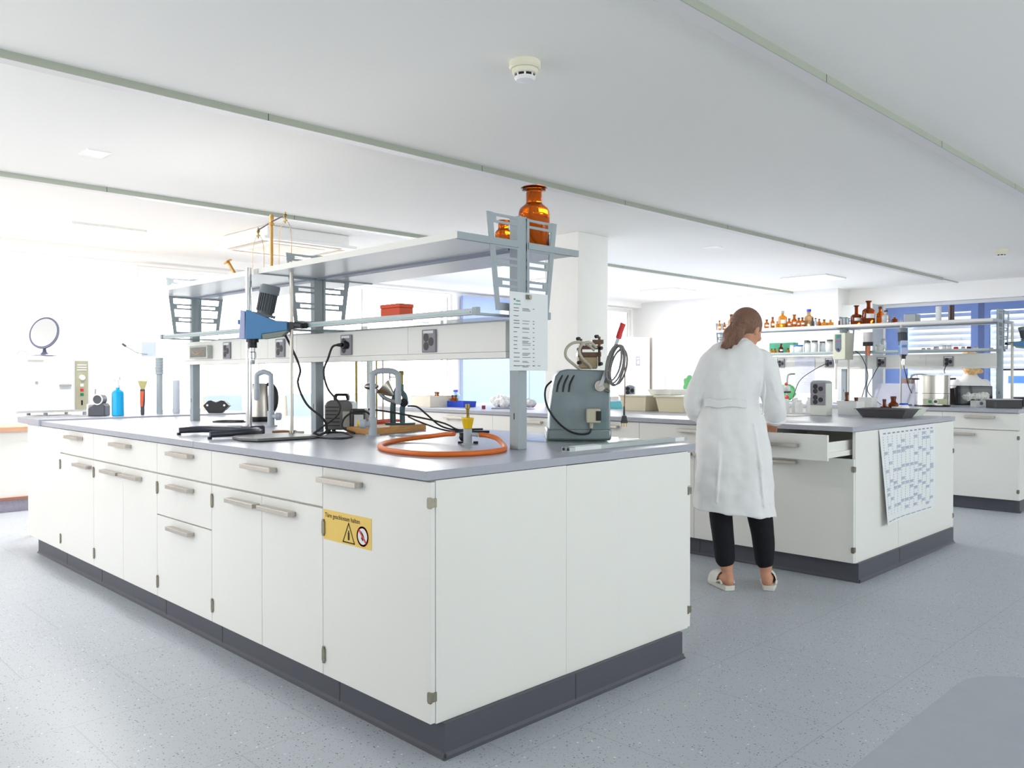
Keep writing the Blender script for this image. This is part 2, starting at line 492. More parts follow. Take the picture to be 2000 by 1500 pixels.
def carcass(parent, x0, x1, y0, y1, z0=.111, z1=.87, drawer_open=None):
    t = .018; mb = MB()
    if drawer_open is None:
        mb.box((x0, y0 + .0005, z0), (x1, y1 - .0005, z1 - .001))
    else:                                       # leaves the top bay hollow
        mb.box((x0, y0 + .0005, z0), (x1, y1 - .0005, drawer_open))
        mb.box((x0, y0 + .0005, drawer_open), (x1, y0 + t, z1 - .001)).box((x0, y1 - t, drawer_open), (x1, y1 - .0005, z1 - .001))
        mb.box((x1 - t, y0 + t, drawer_open), (x1, y1 - t, z1 - .001))
    return mb.build('carcass', WHITE, parent, smooth=False)


def cabinet(x0, x1, y0, y1, kind, label, group, out=-1, hinges=()):
    """x0..x1 carcass, fronts on the side given by out"""
    xf = x0 - .021 if out < 0 else x1 + .021
    c = thing('base_cabinet', label, 'cabinet', (xf, (y0 + y1) / 2, .111), 0, group)
    carcass(c, x0, x1, y0, y1)
    m = (y0 + y1) / 2
    if kind == 'tall':
        d = front(c, 'door', xf, y0, y1, .113, .866, out); handle(d, xf, y1 - .13, .823, out=out)
    elif kind == 'three':
        for z0, z1, zh in ((.72, .866, .827), (.517, .715, .671), (.113, .514, .473)):
            d = front(c, 'drawer', xf, y0, y1, z0, z1, out); handle(d, xf, m, zh, out=out)
    else:
        d = front(c, 'drawer', xf, y0, y1, .72, .866, out); handle(d, xf, m, .827, out=out)
        if kind == 'double':
            d = front(c, 'door', xf, y0, m, .113, .715, out); handle(d, xf, m - .14, .672, out=out)
            d = front(c, 'door', xf, m, y1, .113, .715, out); handle(d, xf, m + .14, .672, out=out)
        elif kind == 'single_left':
            d = front(c, 'door', xf, y0, y1, .113, .715, out); handle(d, xf, y0 + .15, .672, out=out)
        elif kind == 'single_right':
            d = front(c, 'door', xf, y0, y1, .113, .715, out); handle(d, xf, y1 - .15, .672, out=out)
    for y, z in hinges:
        hinge(c, xf, y, z, out)
    return c


YN = 1.985
G1 = 'base cabinets along the front of the near bench'
X0 = 1.636
gas = cabinet(X0, 2.245, YN, 2.6, 'tall', 'tall single-door cabinet with yellow door sticker at the near corner of the near bench', G1, hinges=((YN + .004, .80), (YN + .004, .197)))
# the front edge of the corner is left open by a finger of shadow in the photograph
cabinet(X0, 2.245, 2.6, 3.5, 'double', 'drawer over two doors, right beside the cabinet with the yellow sticker', G1, hinges=((2.6, .648), (2.6, .188), (3.5, .648), (3.5, .188)))
cabinet(X0, 2.245, 3.5, 4.1, 'three', 'white cabinet of three stacked drawers in the near bench', G1)
cabinet(X0, 2.245, 4.1, 5.0, 'double', 'drawer over two narrow doors, left of the three-drawer cabinet', G1, hinges=((4.1, .648), (4.1, .188), (5.0, .648), (5.0, .188)))
cabinet(X0, 2.245, 5.0, 5.6, 'single_left', 'drawer over one door near the far left end of the near bench', G1, hinges=((5.6, .648), (5.6, .188)))
e = thing('end_cabinet', 'plain white closed panel at the far left end of the near bench', 'cabinet', (1.615, 5.95, .111))
carcass(e, X0, 2.245, 5.601, 6.3)
front(e, 'front_panel', 1.617, 5.602, 6.3, .113, .866)
# sticker on the gas cabinet door
st = MB().box((1.6135, 2.297, .607), (1.6148, 2.592, .714)).build('sticker', STKY, gas, smooth=False)
tag(st, 'yellow warning sticker')
RX = Matrix(((0, 0, -1, 0), (-1, 0, 0, 0), (0, 1, 0, 0), (0, 0, 0, 1)))    # text facing -x, reading towards -y


def on_x(x, y, z):
    return Matrix.Translation((x, y, z)) @ RX


text('lettering', 'Türe geschlossen halten', .0225, INKD, st, on_x(1.6132, 2.582, .688))


def ring_poly(mb, x, pts, wdt, th=.0006):
    """closed polyline of width wdt lying on a plane x"""
    n = len(pts)
    for i in range(n):
        a, b = Vector(pts[i]), Vector(pts[(i + 1) % n]); d = (b - a).normalized(); nn = Vector((-d.y, d.x)) * wdt / 2; e2 = d * wdt / 2
        q = [a - e2 + nn, b + e2 + nn, b + e2 - nn, a - e2 - nn]
        mb.prism([(p.x, p.y) for p in q], 'x', x - th, x)


tri = MB(); ring_poly(tri, 1.6133, [(2.466, .615), (2.396, .615), (2.431, .682)], .004)
tri.box((1.6127, 2.426, .624), (1.6133, 2.436, .650)).box((1.6127, 2.4285, .650), (1.6133, 2.4335, .657))
tri.build('warning_triangle', INKD, st, smooth=False)
cyl_c = (2.347, .648)
MB().cyl((1.6128, *cyl_c), (1.6134, *cyl_c), .030, n=40).build('sign_disc', PAPER, st)
rr = MB(); ring_poly(rr, 1.6126, [(cyl_c[0] + .031 * math.cos(a * PI / 20), cyl_c[1] + .031 * math.sin(a * PI / 20)) for a in range(40)], .006)
rr.prism([(cyl_c[0] + .024, cyl_c[1] + .019), (cyl_c[0] + .019, cyl_c[1] + .024), (cyl_c[0] - .024, cyl_c[1] - .019), (cyl_c[0] - .019, cyl_c[1] - .024)], 'x', 1.6118, 1.6122)
rr.build('prohibition_ring', RED, st, smooth=False)
fl = MB().prism([(2.345, .632), (2.355, .640), (2.350, .652), (2.356, .666), (2.343, .655), (2.338, .645)], 'x', 1.6122, 1.6126)
fl.build('flame', INKD, st, smooth=False)

# end faces and rear row of the near bench
sp = thing('service_spine', 'narrow white panel between two cabinet sides on the near bench end', 'panel', (2.4, YN, .111))
box('panel', (2.2458, YN, .111), (2.5442, 6.3, .868), WHITE, sp)
G1R = 'base cabinets along the hidden side of the near bench'
for i, (y0, y1) in enumerate([(YN, 2.9), (2.9, 3.8), (3.8, 4.7), (4.7, 5.6)]):
    cabinet(2.545, 3.03, y0, y1, 'single_left', ['rear cabinet forming the right third of the near bench end face', 'second rear cabinet of the near bench, facing away', 'third rear cabinet of the near bench, facing away', 'fourth rear cabinet of the near bench, facing away'][i], G1R, out=1, hinges=((y0 + .004, .70), (y0 + .004, .188)) if i == 0 else ())


def plinth(name, x0, x1, y0, y1, label, joints=()):
    o = thing(name, label, 'plinth', ((x0 + x1) / 2, y0, 0))
    MB().box((x0, y0, 0), (x1, y1, .11)).build('board', PLINTH, o, smooth=False)
    mb = MB()
    mb.prism([(x0 - .012, .0), (x0, .0), (x0, .018), (x0 - .003, .006)], 'y', y0 - .012, y1)
    mb.prism([(y0 - .012, .0), (y0, .0), (y0, .018), (y0 - .003, .006)], 'x', x0 - .012, x1 + .01)
    mb.build('cove_strip', PLINTH, o, smooth=False)
    j = MB()
    for y in joints: j.box((x0 - .0012, y - .003, .004), (x0, y + .003, .11))
    j.box((x0 + .62, y0 - .0012, .004), (x0 + .625, y0, .11)).build('joint', GREYD, o, smooth=False)
    return o


plinth('plinth', 1.658, 2.968, 1.970, 6.22, 'dark grey plinth under the near bench', (2.56, 3.49, 4.10, 5.0, 5.62))
wt = thing('worktop', 'long grey worktop of the near bench with rounded-off plain edges', 'worktop', (2.34, 3.9, .87))
MB().box((1.598, 1.985, .871), (3.09, 3.648, .9)).build('slab', TOP, wt, smooth=False, bevel=.0015)
MB().box((1.598, 3.65, .871), (3.09, 5.928, .9)).build('slab', TOP, wt, smooth=False, bevel=.0015)
wt2 = thing('sink_worktop', 'raised grey worktop strip across the far end of the near bench', 'worktop', (2.34, 6.2, .87))
MB().box((1.585, 5.932, .871), (3.09, 6.42, .912)).build('slab', TOP, wt2, smooth=False, bevel=.003)

# ---- middle bench
G2 = 'base cabinets along the front of the middle bench'
XA = 4.751
c2 = thing('base_cabinet', 'middle bench corner cabinet whose top drawer is pulled open beside the person', 'cabinet', (4.73, 2.3, .111), 0, G2)
carcass(c2, XA, 5.4, YN, 2.6, drawer_open=.70)
d = front(c2, 'door', 4.73, YN, 2.6, .113, .715, -1); handle(d, 4.73, 2.45, .672)
d = front(c2, 'drawer', 4.445, 2.012, 2.6, .72, .866)
handle(d, 4.445, 2.30, .80)
MB().box((4.464, 2.035, .735), (4.95, 2.047, .82)).box((4.464, 2.565, .735), (4.95, 2.577, .82)).box((4.464, 2.047, .735), (4.95, 2.565, .745)).box((4.464, 2.020, .735), (4.80, 2.035, .765)).build('drawer_box', WHITE, d, smooth=False)
hinge(c2, 4.73, YN + .004, .655); hinge(c2, 4.73, YN + .004, .19)
cabinet(XA, 5.4, 2.6, 3.5, 'double', 'drawer over two doors in the middle bench, directly behind the standing person', G2)
cabinet(XA, 5.4, 3.5, 4.1, 'three', 'cabinet below the two cream storage boxes on the middle bench', G2)
cabinet(XA, 5.4, 4.1, 5.0, 'double', 'drawer over two doors seen past the grey machine', G2)
cabinet(XA, 5.4, 5.0, 5.95, 'double', 'far cabinet of the middle bench, seen behind the burner', G2)
box_end = thing('end_cabinet', 'white closed end of the middle bench behind the blue rack', 'cabinet', (4.73, 6.2, .111))
carcass(box_end, 4.735, 6.40, 5.955, 6.6, z0=0.0)
ep = thing('rear_cabinet', 'white end side of the middle bench that carries the calendar', 'cabinet', (5.9, YN, .111))
box('side', (5.402, YN, .111), (6.42, 4.89, .868), WHITE, ep)
hinge(ep, 6.44, YN + .004, .655, 1); hinge(ep, 6.44, YN + .004, .19, 1)
box('door', (6.421, YN + .002, .113), (6.44, 2.6, .866), WHITE, ep)
plinth('plinth', 4.767, 6.40, 1.972, 4.89, 'dark grey plinth under the middle bench', (3.03, 4.1))
w2 = thing('worktop', 'grey worktop of the middle bench with storage boxes and trays', 'worktop', (5.6, 4, .87))
MB().box((4.712, 1.985, .871), (6.47, 4.89, .9)).box((4.712, 4.89, .871), (5.69, 5.32, .9)).box((6.14, 4.89, .871), (6.47, 5.32, .9)).box((4.712, 5.32, .871), (6.47, 6.6, .9)).build('slab', TOP, w2, smooth=False, bevel=.0015)
# calendar
cal = thing('wall_calendar', 'large year calendar sheet taped to the middle bench end, lower left corner curling', 'calendar', (5.55, YN, .6))
mb = MB(); nx, nz = 14, 10; V = []
cx0, cx1, cz0, cz1 = 5.075, 6.035, .285, .866


def calpt(u, v):
    curl = .035 * max(0, 1 - u * 2.2) ** 2 * (1 - v) ** 1.2 + .004 * math.sin(v * 3)
    return (cx0 + (cx1 - cx0) * u + .05 * max(0, 1 - u * 2.5) * (1 - v), YN - .004 - abs(curl), cz0 + (cz1 - cz0) * v)


for th in (0, .0012):
    for j in range(nz + 1):
        for i in range(nx + 1):
            p = calpt(i / nx, j / nz); V.append((p[0], p[1] - th, p[2]))
F = []
n1 = (nx + 1) * (nz + 1)
for j in range(nz):
    for i in range(nx):
        a = j * (nx + 1) + i; F.append((a, a + 1, a + nx + 2, a + nx + 1)); F.append((a + n1, a + nx + 1 + n1, a + nx + 2 + n1, a + 1 + n1))
mb.add(V, F).build('sheet', PAPER, cal, smooth=True, angle=80)
CALB = mat('calendar_blue', (182, 192, 208), .9); CALD = mat('calendar_marks', (150, 146, 160), .9)


def calq(mb, u0, u1, v0, v1):
    ps = [calpt(u0, v0), calpt(u1, v0), calpt(u1, v1), calpt(u0, v1)]
    mb.add([(p[0], p[1] - .0022, p[2]) for p in ps], [(0, 1, 2, 3)])


cb, cd = MB(), MB(); rnd = random.Random(3)
for c in range(12):
    u0 = .05 + c * .077
    off = rnd.randrange(7)
    calq(cd, u0 + .005, u0 + .05, .95, .963)
    for r in range(31):
        v = .92 - r * .0272
        calq(cd, u0 - .0035, u0 + .0035, v - .0055, v + .0055)
        if (r + off) % 7 == 0 or rnd.random() < .04:
            calq(cb, u0 + .006, u0 + .062, v - .024, v + .008)
for i in range(9):
    calq(cd, .05 + i * .1, .13 + i * .1, .028, .036)
cb.build('weekend_blocks', CALB, cal, smooth=False); cd.build('print', CALD, cal, smooth=False)

# ---- far right bench
G3 = 'base cabinets along the front of the far right bench'
cabinet(8.141, 8.75, YN, 2.6, 'single_right', 'corner cabinet of the far right bench, below the black instrument box', G3, hinges=((YN + .004, .655), (YN + .004, .19)))
cabinet(8.141, 8.75, 2.6, 3.5, 'double', 'cabinet of the far right bench below the steel pot', G3)
e3 = thing('rear_cabinet', 'white end side of the far right bench at the picture edge', 'cabinet', (9.2, YN, .111))
box('side', (8.752, YN, .111), (9.85, 3.5, .868), WHITE, e3)
box('filler', (8.141, 3.502, .111), (9.85, 6.3, .868), WHITE, e3)
plinth('plinth', 8.178, 9.80, 1.990, 6.2, 'dark grey plinth under the far right bench')
w3 = thing('worktop', 'grey worktop of the far right bench under the bottle shelf', 'worktop', (8.9, 4, .87))
MB().box((8.105, 1.985, .871), (9.88, 6.3, .9)).build('slab', TOP, w3, smooth=False, bevel=.0015)
# pale desk top in the lower right corner of the picture
dk = thing('desk', 'plain grey desk corner with a rounded edge at the lower right', 'desk', (1.7, -.4, 0))
R_ = .10; cx, cy = 1.395, .392
pts = [(cx - R_ + R_ * math.cos(a), cy - R_ + R_ * math.sin(a)) for a in [i * PI / 16 for i in range(9)]]
# the corner faces away from the camera: edges run along x (far side) and y (right side)
pts = [(.62, .392)] + [(1.395 - R_ + R_ * math.sin(a), .392 - R_ + R_ * math.cos(a)) for a in [i * PI / 16 for i in range(9)]] + [(1.395, -1.2), (.62, -1.2)]
MB().prism(pts, 'z', .722, .75).build('desk_top', mat('desk_grey', (168, 174, 184), .45, var=.02, scale=30), dk, angle=60)
for lx, ly in ((1.25, .25), (1.25, -1.1), (.75, -1.1)):
    MB().cyl((lx, ly, 0), (lx, ly, .722), .025).build('leg', GREYM, dk)


# ------------------------------------------------------------------ shelf frames above the benches
def bracket(parent, xc, y, ztop=1.82, zbot=1.457):
    """ladder-shaped plates either side of the post"""
    for s in (-1, 1):
        mb = MB(); t = .0025
        ax0, ax1 = .025, .200                       # inner x, outer x at top
        ox = lambda z: .148 + (z - zbot) / (ztop - zbot) * .048

        def bar(z, h, slot):
            o_ = ox(z)
            if slot:
                mb.box((min(s * .02, s * o_), y - t, z - h / 2), (max(s * .02, s * o_), y + t, z - h / 2 + .010))
                mb.box((min(s * .02, s * o_), y - t, z + h / 2 - .010), (max(s * .02, s * o_), y + t, z + h / 2))
                mb.box((min(s * (o_ - .045), s * o_), y - t, z - h / 2 + .010), (max(s * (o_ - .045), s * o_), y + t, z + h / 2 - .010))
                
            else:
                mb.box((min(s * .02, s * o_), y - t, z - h / 2), (max(s * .02, s * o_), y + t, z + h / 2))
        for z in (1.80, 1.638, 1.555):
            bar(z, .036, True)
        bar(1.705, .03, False); bar(1.462, .03, False)
        mb2 = [(s * (ox(zbot) + .0006), zbot), (s * (ox(zbot) - .020), zbot), (s * (ox(ztop) - .028), ztop), (s * (ox(ztop) + .0006), ztop)]
        mb.prism(mb2, 'y', y - t - .0006, y + t + .0006)
        mb.box((min(s * .02, s * .034), y - t - .0004, zbot), (max(s * .02, s * .034), y + t + .0004, ztop))
        M = Matrix.Translation((xc, 0, 0))
        mb.v = [M @ p for p in mb.v]
        mb.build('bracket', GREYM, parent, smooth=False)


def post(x, y, label, group):
    o = thing('shelf_post', label, 'post', (x, y, .9), 0, group)
    MB().box((x - .0245, y - .0245, .9), (x + .0245, y + .0245, 1.825)).build('upright', GREYM, o, smooth=False, bevel=.002)
    MB().box((x - .0252, y - .004, 1.02), (x - .0244, y + .001, 1.045)).build('slot', BLACK, o, smooth=False)
    bracket(o, x, y - .0265 if y < 2.6 else y - .0265)
    return o


def shelf_frame(ox, near, names, gname):
    """ox: x of the posts; modules of 1.5 m starting at y = 2.33"""
    posts = [2.33, 3.825, 5.32]
    for y, nm in zip(posts, names['posts']):
        post(ox, y, nm, 'shelf posts of the ' + gname)
    UP = mat('shelf_light', (238, 237, 238), .36, var=.004)
    for k in range(2):
        y0, y1 = posts[k] - .02, posts[k + 1] - .03
        s = thing('upper_shelf', names['upper'][k], 'shelf', (ox, (y0 + y1) / 2, 1.70), 0, 'upper shelves of the ' + gname)
        for sx in (-1, 1):                      # boards either side of the posts
            a, b = (ox - .35, ox - .027) if sx < 0 else (ox + .027, ox + .33)
            MB().box((a, y0 + .004, 1.702), (b, y1, 1.720)).build('board', UP, s, smooth=False, bevel=.001)
            MB().box((a, y0 - .014, 1.698), (b, y0 + .0035, 1.724)).build('end_profile', GREYM, s, smooth=False)
        MB().box((ox - .353, y0 - .014, 1.698), (ox - .3505, y1, 1.724)).build('front_edge', WHITE, s, smooth=False)
        MB().box((ox - .027, y0 + .05, 1.694), (ox + .027, y1, 1.704)).build('centre_channel', mat('channel_grey', (150, 156, 176), .5), s, smooth=False)
    for k in range(2):
        y0, y1 = posts[k] + .03, posts[k + 1] - .03
        s = thing('lower_shelf', names['lower'][k], 'shelf', (ox, (y0 + y1) / 2, 1.44), 0, 'lower glass-edged shelves of the ' + gname)
        RC = mat('shelf_grey', (196, 197, 206), .4)
        MB().box((ox - .220, y0, 1.429), (ox - .188, y1, 1.452)).build('front_rail', RC, s, smooth=False, bevel=.001)
        MB().box((ox + .145, y0, 1.429), (ox + .175, y1, 1.452)).build('rear_rail', RC, s, smooth=False, bevel=.001)
        MB().box((ox - .187, y0 + .002, 1.4325), (ox + .144, y1 - .002, 1.4395)).build('glass_board', GPLATE, s, smooth=False)
        MB().box((ox - .2225, y0 + .01, 1.436), (ox - .2205, y1 - .01, 1.441)).build('green_line', mat('glass_edge_green', (150, 200, 184), .2), s, smooth=False)
        for yy in (y0 - .03, y1 + .005):
            MB().box((ox - .205, yy, 1.426), (ox + .172, yy + .024, 1.434)).box((ox - .225, yy, 1.426), (ox - .205, yy + .026, 1.456)).box((ox + .172, yy, 1.426), (ox + .192, yy + .026, 1.456)).build('end_clip', GREYM, s, smooth=False)
    p = thing('media_panel', names['panel'], 'panel', (ox, 3.9, 1.265), 0)
    segs = [2.345, 2.975, 3.94, 4.25, 4.57, 5.50]
    for a, b in zip(segs, segs[1:]):
        MB().box((ox - .055, a + .0008, 1.290), (ox - .027, b - .0008, 1.410)).build('cover', WHITE, p, smooth=False, bevel=.0008)
    MB().box((ox - .0545, 2.345, 1.265), (ox - .027, 5.50, 1.289)).box((ox + .027, 2.345, 1.265), (ox + .055, 5.50, 1.41)).build('duct', WHITE, p, smooth=False)
    return p


N1 = dict(posts=['grey shelf post at the near end of the near bench, paper clipped on', 'middle grey shelf post of the near bench behind the stirrer rod', 'farthest grey shelf post of the near bench'],
          upper=['upper shelf carrying the amber bottles above the near bench', 'upper shelf carrying the brass balance, far half of near bench'],
          lower=['glass-edged lower shelf holding the orange box', 'glass-edged lower shelf left of the blue stirrer'],
          panel='white socket panel running under the shelves of the near bench')
N3 = dict(posts=['grey end post of the bottle shelf at the right', 'middle post of the far bottle shelf behind the beige control box', 'far post of the bottle shelf behind the person'],
          upper=['right half of the upper bottle shelf with the tall brown bottles', 'left half of the upper bottle shelf crowded with small amber bottles'],
          lower=['lower shelf before the blue window with small jars', 'lower shelf holding white jars beside the person'],
          panel='white socket panel under the far bottle shelf')
shelf_frame(2.345, True, N1, 'near bench')
shelf_frame(8.86, False, N3, 'far right bench')


def socket(x, y, z, label, group, s=1.0):
    """plate in the y-z plane facing -x, triple round recesses"""
    o = thing('power_socket', label, 'socket', (x, y, z), 0, group)
    mb = MB().box((x - .010, y - .047, z - .05), (x, y + .047, z + .05)); mb.build('plate', SOCK, o, smooth=False, bevel=.004)
    MB().box((x - .0112, y - .034, z + .033), (x - .0101, y + .034, z + .045)).build('label_strip', PAPER, o, smooth=False)
    for dy, dz in ((.0150, .016), (.0150, -.022), (-.0185, -.003)):
        q = MB().lathe([(.0185, 0), (.0185, .0012)], n=20, m=Matrix.Translation((x - .0112, y + dy, z + dz)) @ Matrix.Rotation(PI / 2, 4, 'Y') @ Matrix.Scale(.92, 4, (0, 1, 0)))
        q.build('recess', BLACK, o)
    return o


for y, l in ((2.818, 'socket nearest the clipped paper on the white panel'), (3.461, 'socket with a black plug in it on the near panel'), (4.103, 'socket just right of the stirrer chuck on the near panel'), (4.738, 'socket beside the clear junction box on the near panel')):
    socket(2.29, y, 1.345, l, 'sockets on the near bench panel')
for y, l in ((2.765, 'far bench socket above the steel pot'), (3.415, 'far bench socket under the small blue stirrer'), (3.97, 'far bench socket left of the beige control box'), (4.53, 'far bench socket beside the person shoulder')):
    socket(8.805, y, 1.335, l, 'sockets on the far bench panel')
jb = thing('junction_box', 'small clear-lidded junction box on the panel, left of the sockets', 'box', (2.29, 5.07, 1.34))
MB().box((2.255, 4.94, 1.30), (2.29, 5.2, 1.382)).build('case', mat('box_grey', (186, 190, 180), .4, var=.12, scale=30), jb, smooth=False, bevel=.004)
MB().box((2.2535, 4.96, 1.31), (2.2548, 5.18, 1.372)).build('window', GLASS, jb, smooth=False)
MB().tube([(2.254, 5.15, 1.35), (2.2535, 5.08, 1.33), (2.254, 5.0, 1.35)], .003).build('wire', BRASS, jb)


# flat glowing ceiling panels with lamps, added to brighten the back zone
FILL = mat('fill_diffuser', (255, 252, 246), .5, emit=(255, 250, 242), estr=6.0)
for i, (lx, ly) in enumerate([(2.6, 7.9), (5.9, 7.7), (8.4, 7.5), (10.6, 7.3), (10.6, 5.0)]):
    l = thing('fill_panel', ['added square fill panel left of the air conditioner', 'added square fill panel right of the air conditioner', 'added square fill panel before the blue partition', 'added square fill panel in the far right corner of the ceiling', 'added square fill panel above the far end of the bottle shelf'][i], 'ceiling light', (lx, ly, ZC), 0, 'added square fill panels')
    MB().box((lx - .31, ly - .31, ZC - .02), (lx + .31, ly + .31, ZC)).build('fill_frame', WHITE, l, smooth=False)
    MB().box((lx - .29, ly - .29, ZC - .024), (lx + .29, ly + .29, ZC - .0205)).build('diffuser', FILL, l, smooth=False)
    area('ceiling_fill', (lx, ly, ZC - .03), (0, 0, 0), .58, .58, (60, 60, 75, 75, 40)[i], (1.0, .985, .96))


# ================================================================== things on the near bench
Z = .9
# ---- heavy stand with horseshoe foot
hs = thing('stand', 'heavy stand with horseshoe foot and thick chrome column on the near bench', 'lab stand', (1.958, 3.826, Z))
f = MB()
BLK = (2.0, 3.76)
for tip, ctl in (((1.712, 4.07), (1.84, 4.02)), ((1.70, 3.70), (1.86, 3.68))):
    pts = [(1.985, 3.80, .922) if tip[1] > 4 else (1.985, 3.77, .922), (ctl[0], ctl[1], .926), (tip[0], tip[1], .922)]
    f.tube([(p[0], p[1], p[2]) for p in pts], lambda t: .021 - .006 * t, n=12, smooth=6)
f.build('foot', CASTB, hs)
MB().box((1.93, 3.755, .903), (2.01, 3.86, .948)).build('hub', CASTB, hs, bevel=.008, smooth=True)
for tip in ((1.712, 4.07), (1.70, 3.70), (1.985, 3.80)):
    MB().cyl((tip[0], tip[1], .9), (tip[0], tip[1], .912), .010).build('rubber_foot', BLACK, hs)
MB().cyl((1.958, 3.826, .92), (1.958, 3.826, 1.727), .0155, n=24).build('column', CHROME, hs)

# ---- thin rod stand on a flat plate
rs = thing('stand', 'thin steel rod stand on a flat plate that carries the blue stirrer', 'lab stand', (2.065, 3.60, Z))
MB().prism([(1.76, 3.60), (1.735, 3.47), (1.77, 3.375), (2.05, 3.365), (2.085, 3.40), (2.085, 3.63), (2.05, 3.66), (1.80, 3.65)], 'z', .9035, .916).build('base_plate', mat('plate_grey', (112, 112, 110), .45, .3), rs, bevel=.003, smooth=False)
MB().cyl((2.065, 3.60, .914), (2.065, 3.60, 1.745), .0085, n=20).build('rod', STEELB, rs)
MB().cyl((2.065, 3.60, .9161), (2.065, 3.60, .93), .014, n=20).build('collar', STEELB, rs)


def stirrer(loc, label, s=1.0, far=False):
    """local frame: rod at the origin, machine hangs to the left of it"""
    t = thing('overhead_stirrer', label, 'lab stirrer', loc, CR)
    def P(x, z): return (x * s, z * s)
    def pr(pts, y0, y1): return MB().prism([P(*p) for p in pts], 'y', y0 * s, y1 * s)
    pr([(-.215, -.065), (-.135, -.062), (-.135, -.04), (-.012, -.022), (-.012, .022), (-.07, .024), (-.165, .062), (-.21, .078)], -.036, .030).build('housing', BLUE, t, local=True, bevel=.004, smooth=False)
    pr([(-.245, -.062), (-.2155, -.064), (-.2155, .072), (-.237, .076)], -.034, .028).build('front_panel', LILAC, t, local=True, bevel=.003, smooth=False)
    pr([(-.252, .008), (-.246, .008), (-.246, .030), (-.252, .030)], -.024, .018).build('display', BLUE, t, local=True, smooth=False)
    pr([(-.130, -.063), (-.040, -.050), (-.012, -.024), (-.013, -.023), (-.134, -.041)], -.033, .027).build('underside', mat('grey_green_plastic', (140, 148, 138), .5), t, local=True, smooth=False)
    tm = Matrix.Translation((-.130 * s, 0, .058 * s)) @ Matrix.Rotation(math.radians(12), 4, 'Y') @ Matrix.Scale(s, 4)
    mb = MB().lathe([(.036, 0), (.038, .01), (.038, .10), (.036, .108)], n=28, m=tm)
    for k in range(22):
        a = 2 * PI * k / 22
        mb.box((.036, -.0018, .012), (.0435, .0018, .098), tm @ Matrix.Rotation(a, 4, 'Z'))
    mb.build('motor', mat('motor_dark', (92, 98, 104), .5), t, local=True)
    MB().lathe([(.046, .099), (.047, .103), (.047, .136), (.044, .142), (.01, .144)], n=28, m=tm).build('motor_cap', mat('motor_cap_grey', (118, 126, 132), .5), t, local=True)
    MB().box((-.045, -.034, -.012), (.045, .034, .001), tm).build('motor_foot', mat('motor_dark', (92, 98, 104)), t, local=True, smooth=False)
    MB().lathe([(.022, -.105), (.022, -.078), (.030, -.078), (.030, -.063)], c=(-.190, 0, 0), n=24, m=Matrix.Scale(s, 4)).build('chuck_collar', BLACK, t, local=True)
    MB().lathe([(.010, -.185), (.013, -.180), (.013, -.158), (.019, -.155), (.019, -.128), (.014, -.124), (.014, -.106)], c=(-.190, 0, 0), n=20, m=Matrix.Scale(s, 4)).build('chuck', CHROME, t, local=True)
    MB().cyl((-.012 * s, 0, 0), (.050 * s, 0, .004), .0075 * s).build('mounting_arm', CHROME, t, local=True)
    MB().box((-.018 * s, -.026 * s, -.016 * s), (.018 * s, -.0105 * s, .018 * s)).box((-.018 * s, -.0104 * s, .010 * s), (.018 * s, .02 * s, .018 * s)).cyl((.018 * s, -.01 * s, .006), (.055 * s, -.02 * s, .0), .016 * s, .014 * s).build('clamp', GREYD, t, local=True)
    MB().cyl((.048 * s, 0, 0), (.075 * s, 0, .003), .013 * s, .015 * s).build('clamp_knob', BLACK, t, local=True)
    return t


stirrer((2.065, 3.60, 1.434), 'blue stirrer with dark ribbed motor clamped to the thin rod on the near bench')
# cables
c = MB().tube([(2.045, 3.64, 1.405), (2.075, 3.63, 1.344), (2.115, 3.607, 1.229), (2.107, 3.613, 1.154), (2.139, 3.585, 1.054), (2.20, 3.535, .983), (2.235, 3.56, .925), (2.18, 3.53, .905), (2.11, 3.47, .9195)], .0054, n=10, smooth=6).build('power_cable', RUBBER)
tag(c, 'black cable running from the blue stirrer down to the thin stand', 'cable')
pc = thing('power_cable', 'black plug and cable looping from the panel socket down to the bench', 'cable', (2.28, 3.47, 1.34))
MB().tube([(2.252, 3.478, 1.345), (2.24, 3.515, 1.335), (2.235, 3.545, 1.280), (2.225, 3.57, 1.214), (2.240, 3.555, 1.128), (2.275, 3.52, 1.067), (2.280, 3.51, 1.026), (2.262, 3.53, .985), (2.20, 3.56, .935), (2.12, 3.50, .906), (2.09, 3.36, .905), (2.13, 3.26, .905), (2.25, 3.36, .905), (2.34, 3.58, .906), (2.30, 3.64, .905), (2.22, 3.56, .909), (2.13, 3.47, .906)], .0054, n=10, smooth=6).build('cord', RUBBER, pc)
MB().cyl((2.279, 3.461, 1.345), (2.262, 3.461, 1.345), .022, .018).cyl((2.262, 3.461, 1.345), (2.246, 3.482, 1.344), .010, .007).build('plug', BLACK, pc)

